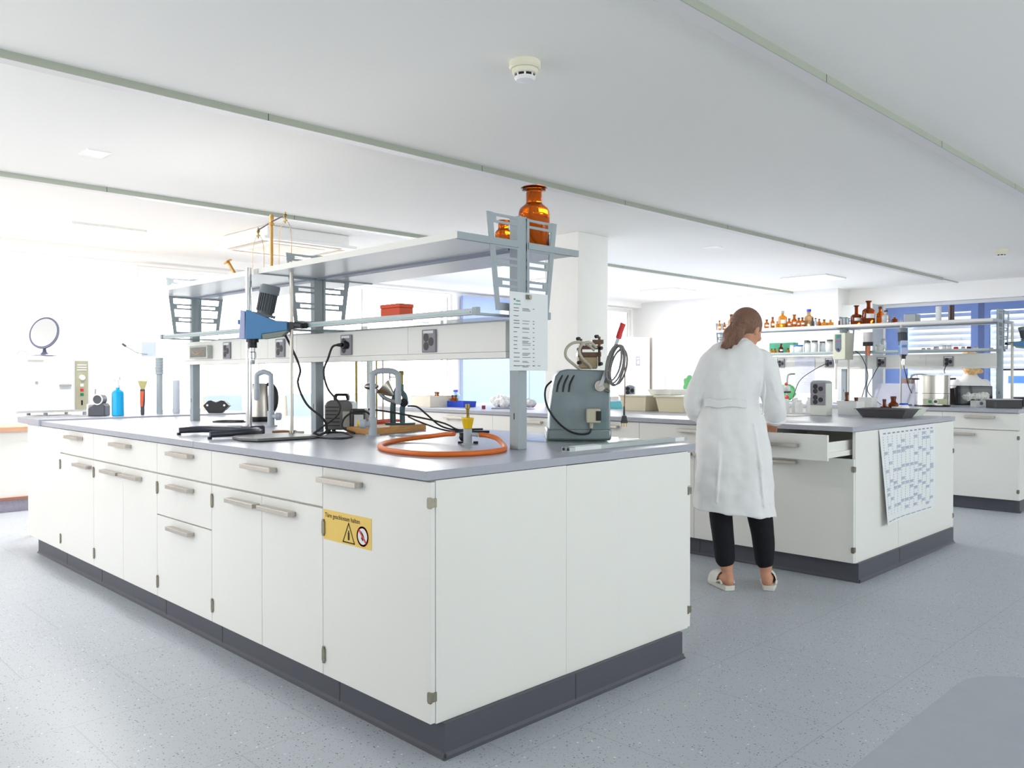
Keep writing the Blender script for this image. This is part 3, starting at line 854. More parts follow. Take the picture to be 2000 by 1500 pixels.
# ---- grey angular taps
def tap(loc, rz, label, height, reach, side):
    t = thing('lab_tap', label, 'tap', loc, rz, 'grey gooseneck taps on the near bench')
    MB().lathe([(.036, 0), (.036, .006), (.0205, .007), (.0200, .086), (.0145, .09)], n=24).build('tap_base', TAPG, t, local=True)
    r = .035
    MB().tube([(0, 0, .08), (0, 0, height - r), (side * .006, 0, height - .012), (side * r, 0, height), (side * (reach - r), 0, height), (side * (reach - .006), 0, height - .013), (side * reach, 0, height - r), (side * reach, 0, height - .10)], .0142, n=14, smooth=5).build('spout', TAPG, t, local=True)
    MB().lathe([(.009, -.165), (.0155, -.155), (.016, -.10), (.0125, -.098)], c=(side * reach, 0, height), n=18).build('nozzle', TAPG, t, local=True)
    MB().cyl((0, 0, .058), (-side * .035, -.012, .058), .014, .014).lathe([(.018, 0), (.023, .004), (.022, .028), (.018, .032)], n=16, m=Matrix.Translation((-side * .03, -.01, .058)) @ Matrix.Rotation(-side * PI / 2, 4, 'Y')).build('tap_handle', TAPG, t, local=True)
    return t


t2 = tap((2.37, 3.361, Z), CR, 'grey tap in front of the wooden block, yellow dot on its knob', .317, .125, 1)
MB().lathe([(.016, 0), (.014, .010)], n=16, m=Matrix.Translation((-.0625, -.01, .058)) @ Matrix.Rotation(-PI / 2, 4, 'Y')).build('yellow_dot', YEL, t2, local=True)
tap((2.39, 4.40, Z), CR, 'grey tap in front of the steel kettle', .315, .083, -1)
for (x, y, w_, d_, l) in ((2.50, 3.24, .18, .10, 'flat grey metal plate beside the wooden block'), (2.30, 4.55, .16, .12, 'flat grey drain plate before the kettle')):
    o = MB().box((-w_ / 2, -d_ / 2, 0), (w_ / 2, d_ / 2, .004)).build('drain_plate', GREYM, loc=(x, y, .9005), rz=CR, local=True, smooth=False); tag(o, l, 'plate')

# ---- kettle
k = thing('kettle', 'brushed steel electric kettle with black handle behind the grey tap', 'kettle', (2.60, 4.93, Z), CR)
MB().lathe([(.066, 0), (.068, .004), (.068, .028), (.062, .03)], n=32).build('base', BLACK, k, local=True)
MB().lathe([(.064, .031), (.064, .05), (.060, .15), (.052, .232), (.046, .243), (.02, .247)], n=36).build('body', STEELB, k, local=True)
MB().tube([(.048, 0, .238), (.075, 0, .235), (.100, 0, .19), (.102, 0, .12), (.085, 0, .07), (.064, 0, .05)], lambda t: .011 + .006 * math.sin(PI * t), n=12, smooth=5).build('handle', BLACK, k, local=True)
MB().prism([(-.048, .21), (-.074, .235), (-.05, .243)], 'y', -.014, .014).build('spout', STEELB, k, local=True)
kc = MB().tube([(2.50, 4.86, .905), (2.40, 4.88, .905), (2.32, 5.0, .905), (2.42, 5.08, .905), (2.52, 4.99, .905)], .0045, n=8, smooth=6).build('cord', RUBBER); tag(kc, 'short black cord coiled left of the kettle', 'cable')

# ---- dark vacuum pump
vp = thing('vacuum_pump', 'dark grey bench pump with ribbed housing and carrying handle', 'pump', (2.43, 3.66, Z), CR)
DG = mat('pump_housing', (108, 106, 104), .35, .15, var=.06, scale=20)
MB().prism([(-.115, .014), (.028, .014), (.028, .145), (.02, .160), (.0, .168), (-.085, .168), (-.105, .16), (-.115, .14)], 'y', -.055, .10).build('housing', DG, vp, local=True, bevel=.010, bseg=3)
rb = MB()
for i in range(6): rb.box((-.108, -.0575, .035 + i * .019), (-.035, -.055, .039 + i * .019))
rb.build('vent', BLACK, vp, local=True, smooth=False)
MB().prism([(-.08, .168), (-.08, .19), (-.066, .202), (-.012, .202), (.0, .19), (.0, .168), (-.012, .168), (-.016, .188), (-.064, .188), (-.068, .168)], 'y', -.005, .035).build('carry_handle', BLACK, vp, local=True, bevel=.004)
MB().box((.0285, -.085, .012), (.10, .05, .125)).build('motor_box', mat('pump_dark', (58, 58, 60), .35, var=.05), vp, local=True, bevel=.010, bseg=3, smooth=True)
MB().box((.045, -.0875, .03), (.092, -.0855, .095)).build('rating_plate', PAPER, vp, local=True, smooth=False)
MB().box((-.02, -.0575, .03), (.015, -.0552, .11)).build('side_plate', STEELB, vp, local=True, smooth=False)
for px, py in ((-.095, -.04), (.085, -.07), (-.095, .08), (.085, .035)):
    MB().cyl((px, py, 0), (px, py, .014), .011).build('rubber_foot', BLACK, vp, local=True)
cb4 = MB().tube([(2.505, 3.56, .985), (2.44, 3.53, 1.012), (2.38, 3.55, 1.007), (2.345, 3.575, .975), (2.335, 3.57, .930), (2.36, 3.50, .905)], .005, n=10, smooth=6).build('cord', RUBBER); tag(cb4, 'thin black cord looping over the side of the dark pump', 'cable')
cb5 = MB().tube([(2.49, 3.57, 1.02), (2.56, 3.50, 1.008), (2.68, 3.36, .975), (2.78, 3.30, .945), (2.90, 3.33, .906), (2.98, 3.29, .905)], .0046, n=10, smooth=6).build('cord', RUBBER); tag(cb5, 'long grey cord stretched from the pump past the tap over the wooden block', 'cable')
cb6 = MB().tube([(2.66, 3.46, 1.035), (2.70, 3.43, 1.03), (2.74, 3.40, .99), (2.80, 3.36, .93), (2.88, 3.33, .906), (2.97, 3.33, .905), (3.04, 3.29, .905)], .0048, n=10, smooth=6).build('cord', RUBBER); tag(cb6, 'dark cord dropping from the green-grey press to the bench', 'cable')
cb7 = MB().tube([(2.72, 3.53, .975), (2.70, 3.42, .955), (2.74, 3.30, .92), (2.80, 3.24, .905), (2.90, 3.27, .905), (2.98, 3.32, .905)], .0044, n=10, smooth=6).build('cord', RUBBER); tag(cb7, 'black cord hanging in a low bow over the front of the wooden block', 'cable')
cn = MB().box((-.05, -.008, 0), (.05, .008, .012)).build('cable_connector', BLACK, loc=(2.86, 3.12, .901), rz=CR + .1, local=True, bevel=.003); tag(cn, 'small black cable connector lying behind the burner', 'connector')

# ---- wooden block with the green-grey press
RB = math.atan2(.12, .40)
wb = MB().box((0, 0, 0), (.42, .20, .034)).build('wooden_block', WOOD, loc=(2.42, 3.385, .9005), rz=RB, local=True, bevel=.002, smooth=False)
tag(wb, 'flat light wooden block carrying the green-grey press', 'wooden block')
ob = thing('tray', 'flat orange-red tray behind the green-grey press', 'tray', (2.62, 3.70, Z), RB)
OR2 = mat('tray_orange', (226, 92, 54), .45, var=.05)
MB().box((-.13, -.04, 0), (.20, .05, .008)).box((-.13, -.04, .008), (.20, -.034, .05)).box((-.13, .044, .008), (.20, .05, .05)).box((-.13, -.034, .008), (-.124, .044, .05)).box((.194, -.034, .008), (.20, .044, .05)).build('shell', OR2, ob, local=True, smooth=False, bevel=.002)
vs = thing('lever_press', 'green-grey cast lever press with steel cups on the wooden block', 'press', (2.665, 3.535, .9345), CR)
MB().prism([(-.075, -.03), (.045, -.05), (.085, -.01), (.075, .035), (-.03, .04)], 'z', 0, .012).build('base', VISEG, vs, local=True, bevel=.004)
MB().tube([(-.035, 0, .01), (-.035, 0, .10), (-.025, 0, .15), (-.012, .01, .19)], .0155, n=14, smooth=5).build('rear_column', VISEG, vs, local=True)
MB().tube([(.018, -.02, .01), (.018, -.02, .09), (.032, -.02, .115), (.030, -.02, .15), (.012, -.02, .18), (.012, -.02, .215)], .014, n=14, smooth=5).build('front_column', VISEG, vs, local=True)
MB().cyl((.026, -.034, .118), (.026, .0, .118), .022).build('hub', BLACK, vs, local=True)
MB().tube([(.01, -.04, .118), (-.03, -.045, .125), (-.075, -.045, .145), (-.115, -.04, .185)], lambda t: .013 - .004 * t, n=12, smooth=5).build('lever', mat('lever_steel', (176, 186, 190), .3, .7), vs, local=True)
MB().ball((-.142, -.04, .203), (.040, .028, .019)).build('lever_cup', STEELB, vs, local=True)
MB().lathe([(.008, 0), (.016, .01), (.046, .065), (.048, .072), (.002, .062)], n=20, m=Matrix.Translation((-.03, -.03, .155)) @ Matrix.Rotation(math.radians(-48), 4, 'Y')).build('steel_cone', STEELB, vs, local=True)
MB().cyl((.012, -.02, .215), (.012, -.02, .275), .011).box((.0, -.03, .262), (.024, -.01, .285)).build('screw_head', BRASSD, vs, local=True)
MB().box((-.055, -.008, .215), (-.048, .0, .275)).box((-.010, -.008, .215), (-.003, .0, .275)).box((-.055, -.008, .25), (-.003, .0, .256)).build('wire_frame', STEELB, vs, local=True, smooth=False)

# ---- burner and its orange hose
bu = thing('gas_burner', 'grey gas burner with yellow knob and brass tube on the near bench', 'burner', (2.358, 2.648, Z), CR)
MB().lathe([(.026, 0), (.026, .004), (.0185, .006), (.0185, .066), (.014, .068)], n=28).cyl((.012, -.004, .045), (.036, -.006, .042), .007, .009).cyl((.036, -.006, .042), (.046, -.006, .041), .0095).build('valve_body', TAPG, bu, local=True)
MB().lathe([(.018, .068), (.0265, .110), (.026, .114), (.008, .116)], n=8).build('knob', YEL, bu, local=True, smooth=False)
MB().lathe([(.008, .1162), (.0075, .13), (.006, .132), (.0075, .15), (.010, .152), (.010, .172), (.006, .172)], n=20).build('burner_tube', BRASSD, bu, local=True)
MB().cyl((-.015, .012, .045), (-.035, .02, .043), .005).ball((-.022, .016, .03), (.016, .012, .018)).box((-.042, .004, .002), (-.020, .03, .012)).box((.024, .004, .002), (.044, .03, .012)).build('hose_clamp', BLACK, bu, local=True)
ho = MB().tube([(2.388, 2.606, .9415), (2.400, 2.575, .940), (2.385, 2.50, .933), (2.345, 2.425, .920), (2.285, 2.345, .9105), (2.20, 2.275, .9095), (2.09, 2.245, .9095), (1.98, 2.265, .9095), (1.90, 2.335, .9095), (1.875, 2.45, .9095), (1.895, 2.60, .9095), (1.97, 2.745, .9095), (2.09, 2.87, .9095), (2.23, 2.93, .912), (2.33, 2.87, .924), (2.352, 2.79, .936), (2.345, 2.722, .942)], .0104, n=14, smooth=8).build('gas_hose', ORANGE)
tag(ho, 'thick orange rubber hose looped around the burner on the bench', 'hose')

# ---- cast machine with clamp and cable coil
ma = thing('cast_machine', 'hammered grey cast bench machine standing on a glass plate', 'machine', (2.86, 2.46, .907), CR)
prof = [(-.140, 0), (.137, 0), (.137, .062), (.137, .30), (.128, .310), (-.055, .316), (-.088, .308), (-.108, .285), (-.122, .22), (-.131, .15), (-.134, .062)]
MB().prism(prof, 'y', -.10, .10).build('housing', CASTG, ma, local=True, bevel=.028, bseg=5, angle=50)
MB().box((-.146, -.106, 0), (.141, .106, .052)).build('base_skirt', CASTG, ma, local=True, bevel=.010, bseg=3, smooth=True)
vn = []
for i in range(3):
    x = -.088 + i * .026
    MB().tube([(x - .012, -.1005, .215), (x - .006, -.1012, .25), (x + .008, -.099, .28), (x + .022, -.088, .307)], .0045, n=8, smooth=4).build('vent_slot', BLACK, ma, local=True)
MB().box((.040, -.1015, .03), (.118, -.0995, .145)).build('cover_plate', mat('cast_plate', (118, 140, 142), .4, .4), ma, local=True, smooth=False)
cbx = MB().box((.028, -.145, .080), (.088, -.1016, .142)).build('connector_box', BEIGEP, ma, local=True, bevel=.004, smooth=True)
MB().box((.068, -.147, .090), (.0885, -.1455, .132)).box((.0885, -.144, .090), (.091, -.106, .132)).build('socket_insert', BLACK, cbx, local=True, smooth=False)
MB().cyl((.050, -.122, .080), (.050, -.122, .055), .009, .007).build('cable_gland', BEIGEP, cbx, local=True)
MB().tube([(.050, -.122, .056), (.040, -.128, .035), (.0, -.13, .03), (-.05, -.13, .045), (-.10, -.125, .085), (-.138, -.11, .14), (-.152, -.07, .19), (-.146, -.04, .235), (-.12, -.02, .262)], .0045, n=8, smooth=5).build('side_cable', BLACK, ma, local=True)
MB().cyl((.088, -.100, .242), (.088, -.128, .242), .024).cyl((.088, -.128, .242), (.088, -.134, .242), .015).build('pivot_hub', STEELB, ma, local=True)
MB().cyl((.115, -.098, .245), (.115, -.13, .245), .012).cyl((.115, -.118, .222), (.130, -.122, .216), .007).build('wing_nut', HINGE, ma, local=True)
MB().prism([(.078, .235), (.098, .243), (.176, .455), (.162, .462)], 'y', -.140, -.1345).build('lever', mat('lever_zinc', (196, 198, 200), .35, .7), ma, local=True, bevel=.002)
MB().tube([(.166, -.137, .450), (.175, -.137, .48), (.188, -.137, .515)], .0125, n=12, smooth=3).build('red_grip', RED, ma, local=True)
MB().box((.0, -.05, .318), (.085, .05, .372)).build('ceramic_block', mat('tan_ceramic', (206, 184, 146), .6), ma, local=True, bevel=.006)
CL = mat('rusty_clamp', (118, 92, 76), .5, .6, var=.2, scale=40)
MB().box((-.004, -.055, .373), (.100, .055, .392)).box((.060, -.06, .43), (.11, .04, .448)).box((.0, -.058, .405), (.088, -.045, .422)).cyl((.01, -.05, .39), (.01, -.05, .452), .006).cyl((.092, -.05, .33), (.092, -.05, .462), .006).build('jaw', CL, ma, local=True, smooth=False)
bl = MB()
for bx, bz in ((.002, .345), (.002, .405), (.098, .34), (.098, .41), (.080, .462), (-.002, .452)):
    bl.cyl((bx - .006, -.058, bz), (bx + .004, -.07, bz), .008, n=6)
bl.build('bolt', BLACK, ma, local=True, smooth=False)
BT = mat('beige_tubing', (206, 200, 182), .5)
MB().tube([(.07, -.06, .40), (.03, -.066, .43), (-.02, -.07, .435), (-.055, -.07, .41), (-.058, -.07, .37), (-.02, -.06, .335), (.004, -.055, .316)], .0065, n=10, smooth=5).build('tubing', BT, ma, local=True)
MB().tube([(.078, -.06, .412), (.05, -.074, .435), (.015, -.078, .428), (.0, -.075, .395), (.018, -.07, .36), (.045, -.062, .336), (.055, -.058, .318)], .0065, n=10, smooth=5).build('tubing', BT, ma, local=True)
co = thing('cable_coil', 'grey mains cable coiled over the machine lever, plug hanging free', 'cable', (2.868, 2.258, 1.165), CR)
CG = mat('cable_grey', (128, 126, 126), .5)
for i in range(4):
    cx, cz, rx, rz_ = -.004 + .008 * i, .085 - .006 * i, .031 + .003 * (i % 2), .078 + .005 * (i % 3)
    MB().tube([(cx + rx * math.cos(a) + .015 * math.sin(a), -.020 + .006 * i, cz + rz_ * math.sin(a)) for a in [k_ * PI / 6 for k_ in range(12)]], .0042, n=8, closed=True, smooth=3).build('loop', CG, co, local=True)
MB().tube([(.020, -.01, .16), (.042, -.01, .11), (.046, -.01, .0), (.044, -.01, -.10), (.043, -.01, -.145)], .0026, n=8, smooth=4).build('cord', mat('cable_brown', (150, 120, 110), .5), co, local=True)
MB().cyl((.043, -.01, -.145), (.043, -.01, -.105), .005, .0035).prism([(.028, -.178), (.058, -.178), (.052, -.146), (.034, -.146)], 'y', -.018, -.002).build('plug', mat('plug_dark', (66, 70, 72), .5), co, local=True)
for i in range(3):
    MB().cyl((.033 + i * .010, -.01, -.178), (.033 + i * .010, -.01, -.194), .002, n=8).build('pin', BRASS, co, local=True)
gp = MB().box((2.66, 2.255, .9006), (3.07, 2.66, .9066)).build('glass_plate', GPLATE, smooth=False, loc=(2.86, 2.46, .9006))
tag(gp, 'square green-edged glass plate under the cast machine', 'glass plate')
# ---- long aluminium profiles at the bench edge
RF = math.atan2(.02, .85)
for i in range(2):
    r_ = thing('profile_rail', ['long aluminium channel nearest the bench edge, white label', 'long aluminium channel lying behind its twin'][i], 'metal profile', (2.395, 2.10 + i * .022, .9005), 0, 'aluminium channels at the bench edge')
    L_ = .80
    MB().box((0, 0, 0), (L_, .0195, .003)).box((0, 0, .003), (L_, .0025, .017)).box((0, .017, .003), (L_, .0195, .017)).build('channel', mat('profile_alu', (186, 196, 196), .35, .6), r_, local=True, smooth=False)
    MB().box((.002, .0028, .0035), (L_ - .002, .0167, .012)).build('insert', BLACK, r_, local=True, smooth=False)
    MB().box((.03, -.0008, .0008), (.19, -.0001, .0165)).box((.03, -.0008, .0171), (.19, .0195, .0176)).box((L_ - .09, -.0008, .0008), (L_ - .02, -.0001, .0165)).box((L_ - .09, -.0008, .0171), (L_ - .02, .0195, .0176)).build('label', PAPER, r_, local=True, smooth=False)
# ---- paper clipped to the post
pp = thing('notice_sheet', 'printed list clipped to the near shelf post', 'paper', (2.345, 2.27, 1.37))
MB().box((2.241, 2.2725, 1.214), (2.456, 2.2740, 1.52)).build('sheet', PAPER, pp, smooth=False)
MB().box((2.330, 2.262, 1.494), (2.352, 2.302, 1.512)).cyl((2.341, 2.266, 1.503), (2.341, 2.258, 1.503), .008).build('clip', HINGE, pp, smooth=False)
pl = MB()
rnd = random.Random(5)
z = 1.462
pl.box((2.262, 2.2721, 1.487), (2.272, 2.2724, 1.494))
rows = [(.0, 3), (.0, 1), (.018, 1), (.016, 3), (0, 2), (.008, 2), (.008, 2), (.012, 2), (.006, 2), (.006, 2), (.006, 2), (.008, 2), (.008, 2), (.006, 2), (.010, 2)]
for gap, kind_ in rows:
    z -= gap * .75 + .0062
    pl.box((2.262, 2.2721, z), (2.262 + rnd.uniform(.018, .034), 2.2724, z + .003))
    if kind_ > 1:
        for q in range(rnd.choice((1, 2, 3))):
            pl.box((2.310, 2.2721, z - q * .0042), (2.310 + rnd.uniform(.028, .048), 2.2724, z - q * .0042 + .0022))
        pl.box((2.369, 2.2721, z), (2.378, 2.2724, z + .003))
        z -= .0045
for u0, u1 in ((.0, .01), (.03, .06), (.07, .09), (.105, .12), (.135, .15)):
    pl.box((2.262 + u0, 2.2721, 1.232), (2.262 + u1, 2.2724, 1.2345))
pl.build('print', INK, pp, smooth=False)
MB().box((2.275, 2.2719, 1.482), (2.298, 2.2724, 1.488)).box((2.262, 2.2719, 1.470), (2.300, 2.2724, 1.4745)).build('heading', mat('ink_teal', (128, 180, 172), .9), pp, smooth=False)


# ---- bottles
def lab_bottle(loc, r, h, glass, name='reagent_bottle', neck=.42, cap='stopper', capm=None, label='', group=None, body=.66, lab=False, cat='bottle', n=28):
    t = thing(name, label, cat, loc, CR, group)
    rn = r * neck; hb = h * body
    fl_ = 1.5 if cap == 'stopper' else 1.0
    prof = [(r * .86, 0), (r, r * .12), (r, hb * .86), (r * .97, hb * .94), (r * .88, hb * 1.01), (max(r * .66, rn * 1.15), hb * 1.08), (rn * 1.05, hb * 1.13), (rn, hb * 1.16), (rn, h * .93), (rn * fl_, h * .945), (rn * fl_, h * .965)]
    MB().lathe(prof, n=n).build('bottle_body', glass, t, local=True, angle=60)
    if cap == 'stopper':
        MB().lathe([(rn * 1.15, h * .9655), (rn * 1.7, h * .985), (rn * 1.55, h)], n=n).build('stopper', capm or glass, t, local=True)
    else:
        MB().lathe([(rn * 1.12, h * .86), (rn * 1.18, h * .865), (rn * 1.18, h * .99), (rn * 1.08, h)], n=n).build('cap', capm or CAPD, t, local=True)
    if lab:
        vs = []; k_ = 9
        for zz in (hb * .42, hb * .72):
            for i in range(k_):
                a = -PI / 2 - .75 + 1.5 * i / (k_ - 1)
                vs.append((r * 1.008 * math.cos(a), r * 1.008 * math.sin(a), zz))
        MB().add(vs, [(i, i + 1, i + k_ + 1, i + k_) for i in range(k_ - 1)]).build('label', PAPER, t, local=True)
    return t


lab_bottle((2.535, 2.425, 1.7205), .0665, .270, AMBER, neck=.50, label='large round amber bottle with flat stopper on the near end of the shelf', group='amber bottles on the near upper shelf')
lab_bottle((2.452, 2.525, 1.7205), .036, .130, AMBER, label='medium amber bottle seen through the shelf bracket', neck=.62, group='amber bottles on the near upper shelf')
lab_bottle((2.405, 2.640, 1.7205), .019, .070, AMBER, label='tiny amber bottle leftmost on the near shelf end', neck=.5, group='amber bottles on the near upper shelf')

# ---- orange box on the lower shelf
b_ = thing('storage_box', 'small closed orange box on the glass-edged lower shelf', 'box', (2.40, 3.21, 1.4495))
MB().box((2.36, 3.13, 1.4401), (2.44, 3.28, 1.515)).build('box_body', OBOX, b_, smooth=False, bevel=.002)
MB().box((2.357, 3.127, 1.5155), (2.443, 3.283, 1.534)).build('lid', OBOX, b_, smooth=False, bevel=.002)

# ---- brass balance on the upper shelf
ba = thing('balance', 'old brass beam balance on the upper shelf, cut by the ceiling', 'balance', (2.25, 4.13, 1.7205))
MB().lathe([(.035, 0), (.035, .006), (.012, .012), (.0085, .03), (.0085, .29), (.014, .292), (.014, .305), (.009, .308), (.011, .325), (.012, .335), (.009, .35), (.002, .354)], c=(2.25, 4.13, 1.7205), n=20).build('column', BRASS, ba)
MB().tube([(2.25, 4.29, 2.005), (2.25, 4.21, 2.018), (2.25, 4.13, 2.032), (2.25, 4.05, 2.042), (2.25, 3.975, 2.05)], .0042, n=8, smooth=3).build('beam', mat('beam_dark', (96, 74, 84), .4, .6), ba)
for yy, zz in ((4.28, 2.0), (3.985, 2.045)):
    MB().ball((2.25, yy, zz), .010).box((2.246, yy - .016, zz - .028), (2.254, yy + .016, zz - .022)).box((2.247, yy - .003, zz - .04), (2.253, yy + .003, zz + .02)).build('hook', BRASSD, ba)
    for sgn in (-1, 1):
        MB().tube([(2.25, yy + sgn * .006, zz - .022), (2.25, yy + sgn * .045, zz - .055), (2.25, yy + sgn * .062, zz - .12), (2.25, yy + sgn * .064, 1.735)], .0016, n=6, smooth=5).build('bow_wire', BRASS, ba)
    MB().lathe([(.05, 0), (.066, .008), (.064, .010), (.048, .003)], c=(2.25, yy, 1.728), n=24).build('pan', BRASS, ba)
hm = thing('brass_funnel', 'small tilted brass tube with flange on a low stand on the upper shelf', 'funnel', (2.24, 4.53, 1.7205))
MB().lathe([(.034, 0), (.03, .012), (.008, .018), (.008, .035), (.013, .037), (.012, .06)], c=(2.24, 4.53, 1.7205), n=20).build('stand', GREYD, hm)
MB().lathe([(.0095, -.01), (.0095, .085), (.026, .087), (.026, .092), (.008, .093)], n=20, m=Matrix.Translation((2.24, 4.53, 1.775)) @ Matrix.Rotation(CR, 4, 'Z') @ Matrix.Rotation(math.radians(-30), 4, 'Y')).build('tube', BRASS, hm)
cp = lab_bottle((2.42, 3.66, 1.7205), .016, .03, mat('mint_glass', (150, 226, 206), .2, trans=.4), name='dish', cap='cap', capm=BLACK, neck=.7, label='tiny mint-green jar on the upper shelf near the middle bracket', cat='jar')

# ---- far end of the near bench
ZR = .9125
bb = thing('spray_bottle', 'spray bottle filled with bright blue liquid', 'spray bottle', (2.12, 6.06, ZR), CR)
MB().lathe([(.036, 0), (.040, .004), (.040, .155), (.036, .170), (.020, .182), (.013, .186), (.013, .198)], n=28).build('bottle_body', mat('blue_liquid', (0, 178, 240), .25, trans=.25, emit=None), bb, local=True)
MB().lathe([(.015, .198), (.015, .215), (.008, .217), (.008, .25)], n=16).box((-.03, -.008, .25), (.014, .008, .275)).tube([(-.02, 0, .25), (-.026, 0, .225)], .003).build('spray_head', mat('clear_white', (232, 236, 240), .3, trans=.3), bb, local=True)
sc_ = thing('scraper', 'upright spatula with orange-red handle and wide metal head', 'scraper', (2.29, 6.06, ZR), CR)
MB().prism([(-.013, 0), (.009, 0), (.015, .115), (.015, .185), (-.018, .185), (-.018, .10)], 'y', -.009, .009).build('handle', GREYD, sc_, local=True, bevel=.003)
MB().prism([(-.010, .06), (.004, .06), (.013, .17), (-.016, .17)], 'y', -.0105, -.0092).build('orange_inlay', OBOX, sc_, local=True)
MB().prism([(-.016, .185), (.014, .185), (.036, .245), (-.034, .245)], 'y', -.002, .002).build('blade', mat('blade_metal', (168, 160, 110), .4, .5, var=.2, scale=50), sc_, local=True)
dv = thing('rotary_device', 'small black and white instrument with round dial beside the oven', 'instrument', (2.02, 6.15, ZR), CR)
MB().prism([(-.055, 0), (.06, 0), (.06, .07), (.045, .09), (.0, .095), (-.03, .07), (-.055, .055)], 'y', -.035, .05).build('body', mat('device_dark', (78, 80, 88), .4), dv, local=True, bevel=.006)
MB().box((-.07, -.03, 0), (-.0555, .05, .085)).build('side_cover', MILKY, dv, local=True, bevel=.008)
MB().cyl((.012, -.036, .115), (.012, .03, .115), .036, n=28).build('dial_drum', mat('device_dark', (78, 80, 88)), dv, local=True)
MB().tube([(.012 + .034 * math.cos(a), -.038, .115 + .034 * math.sin(a)) for a in [i * PI / 8 for i in range(16)]], .0045, n=8, closed=True, smooth=2).build('dial_ring', MILKY, dv, local=True)
MB().cyl((-.03, 0, .096), (-.028, 0, .19), .009, .016).build('glass_tube', GLASS, dv, local=True)
fp = thing('extraction_arm', 'grey ribbed column with a square sign and thin gooseneck at the far end', 'fixture', (2.44, 6.14, ZR), CR)
MB().lathe([(.026, 0), (.022, .004), (.0215, .29)], n=24).build('column', GREYM, fp, local=True)
rbm = MB()
pf = [(.024, .29)]
for i in range(6): pf += [(.028, .293 + i * .021), (.028, .307 + i * .021), (.025, .309 + i * .021)]
MB().lathe(pf, n=24).build('ribbed_sleeve', GREYM, fp, local=True)
MB().box((-.145, .03, .42), (-.038, .036, .53)).build('square_sign', mat('sign_pale', (196, 206, 222), .6), fp, local=True, smooth=False)
MB().tube([(-.10, .028, .44), (-.17, .02, .45), (-.21, .01, .475), (-.25, .0, .50)], .004, n=8, smooth=4).build('gooseneck', GREYM, fp, local=True)
MB().cyl((-.245, .0, .497), (-.27, .0, .515), .008).build('gooseneck_tip', GREYD, fp, local=True)
MB().box((-.10, .02, .325), (-.02, .034, .345)).build('bracket_arm', WHITE, fp, local=True, smooth=False)
p2 = tag(MB().lathe([(.024, 0), (.026, .003), (.026, .245), (.022, .25)], n=24).build('pipe_stub', mat('pipe_pale', (206, 212, 222), .5), loc=(2.58, 6.18, ZR), local=True), 'short pale grey pipe standing right of the ribbed column', 'pipe')
lp = thing('double_holder', 'black lip-shaped double arch holder on the far bench strip', 'holder', (2.83, 6.03, ZR), CR)
MB().prism([(-.098, .055), (-.06, .092), (-.038, .096), (0, .080), (.038, .096), (.06, .092), (.098, .055), (.04, 0), (-.06, 0)], 'y', -.03, .03).build('body', BLACK, lp, local=True, bevel=.004)
MB().cyl((-.064, -.031, .058), (-.064, -.034, .058), .008).build('screw', PAPER, lp, local=True); MB().cyl((.064, -.031, .058), (.064, -.034, .058), .008).build('screw', PAPER, lp, local=True)

# ---- oven on its stand, mirror on top
ov_t = thing('oven_stand', 'white low stand hidden behind the near bench under the oven', 'stand', (1.9, 6.8, 0))
MB().box((1.76, 6.47, .86), (2.12, 7.0, .9)).build('stand_top', WHITE, ov_t, smooth=False)
for lx, ly in ((1.84, 6.48), (2.08, 6.48), (1.84, 6.96), (2.08, 6.96)):
    MB().box((lx, ly, 0), (lx + .03, ly + .03, .86)).build('leg', WHITE, ov_t, smooth=False)
ov = thing('oven', 'white drying oven with grey control strip at the far left', 'oven', (1.84, 6.75, .9005))
MB().box((1.585, 6.50, .93), (2.085, 6.98, 1.335)).build('housing', MILKY, ov, smooth=False, bevel=.006)
for lx, ly in ((1.79, 6.53), (2.05, 6.53), (1.79, 6.95), (2.05, 6.95)):
    MB().cyl((lx, ly, .9005), (lx, ly, .93), .014).build('foot', GREYM, ov)
od = MB().box((1.60, 6.478, .945), (1.965, 6.499, 1.325)).build('door', MILKY, ov, smooth=False, bevel=.004)
MB().box((1.865, 6.455, 1.12), (1.94, 6.472, 1.13)).box((1.87, 6.472, 1.12), (1.88, 6.478, 1.13)).build('door_handle', STEELB, od, smooth=False)
MB().cyl((1.72, 6.477, 1.145), (1.72, 6.470, 1.145), .009).build('peephole', STEELB, od)
MB().box((1.665, 6.476, 1.29), (1.765, 6.4778, 1.305)).build('name_plate', mat('plate_pale', (206, 206, 200), .5), od, smooth=False)
cs = MB().box((1.978, 6.490, .95), (2.062, 6.499, 1.30)).build('control_strip', mat('strip_beige', (190, 186, 158), .5, var=.05), ov, smooth=False)
for i, (zz, cc) in enumerate(((1.125, MILKY), (1.09, RED), (1.057, mat('button_green', (40, 140, 88), .4)))):
    MB().box((2.008, 6.484, zz - .010), (2.030, 6.4898, zz + .010)).build('button', cc, cs, smooth=False)
MB().cyl((2.02, 6.4898, 1.18), (2.02, 6.47, 1.18), .021, .018).build('knob', MILKY, cs)
MB().box((2.014, 6.486, .98), (2.024, 6.4898, 1.015)).build('slot', BLACK, cs, smooth=False)
for i in range(3): MB().box((1.988, 6.486, 1.232 + i * .018), (2.052, 6.4898, 1.240 + i * .018)).build('vent_bar', MILKY, cs, smooth=False)
mi = thing('table_mirror', 'round table mirror with blue-grey rim standing on the oven', 'mirror', (1.80, 6.58, 1.3355), CR)
MB().lathe([(.085, 0), (.085, .004), (.03, .012), (.014, .03), (.010, .06)], n=28).build('mirror_base', mat('mirror_grey', (112, 116, 136), .4, .3), mi, local=True)
mm = Matrix.Translation((0, 0, .165)) @ Matrix.Rotation(math.radians(73), 4, 'X')
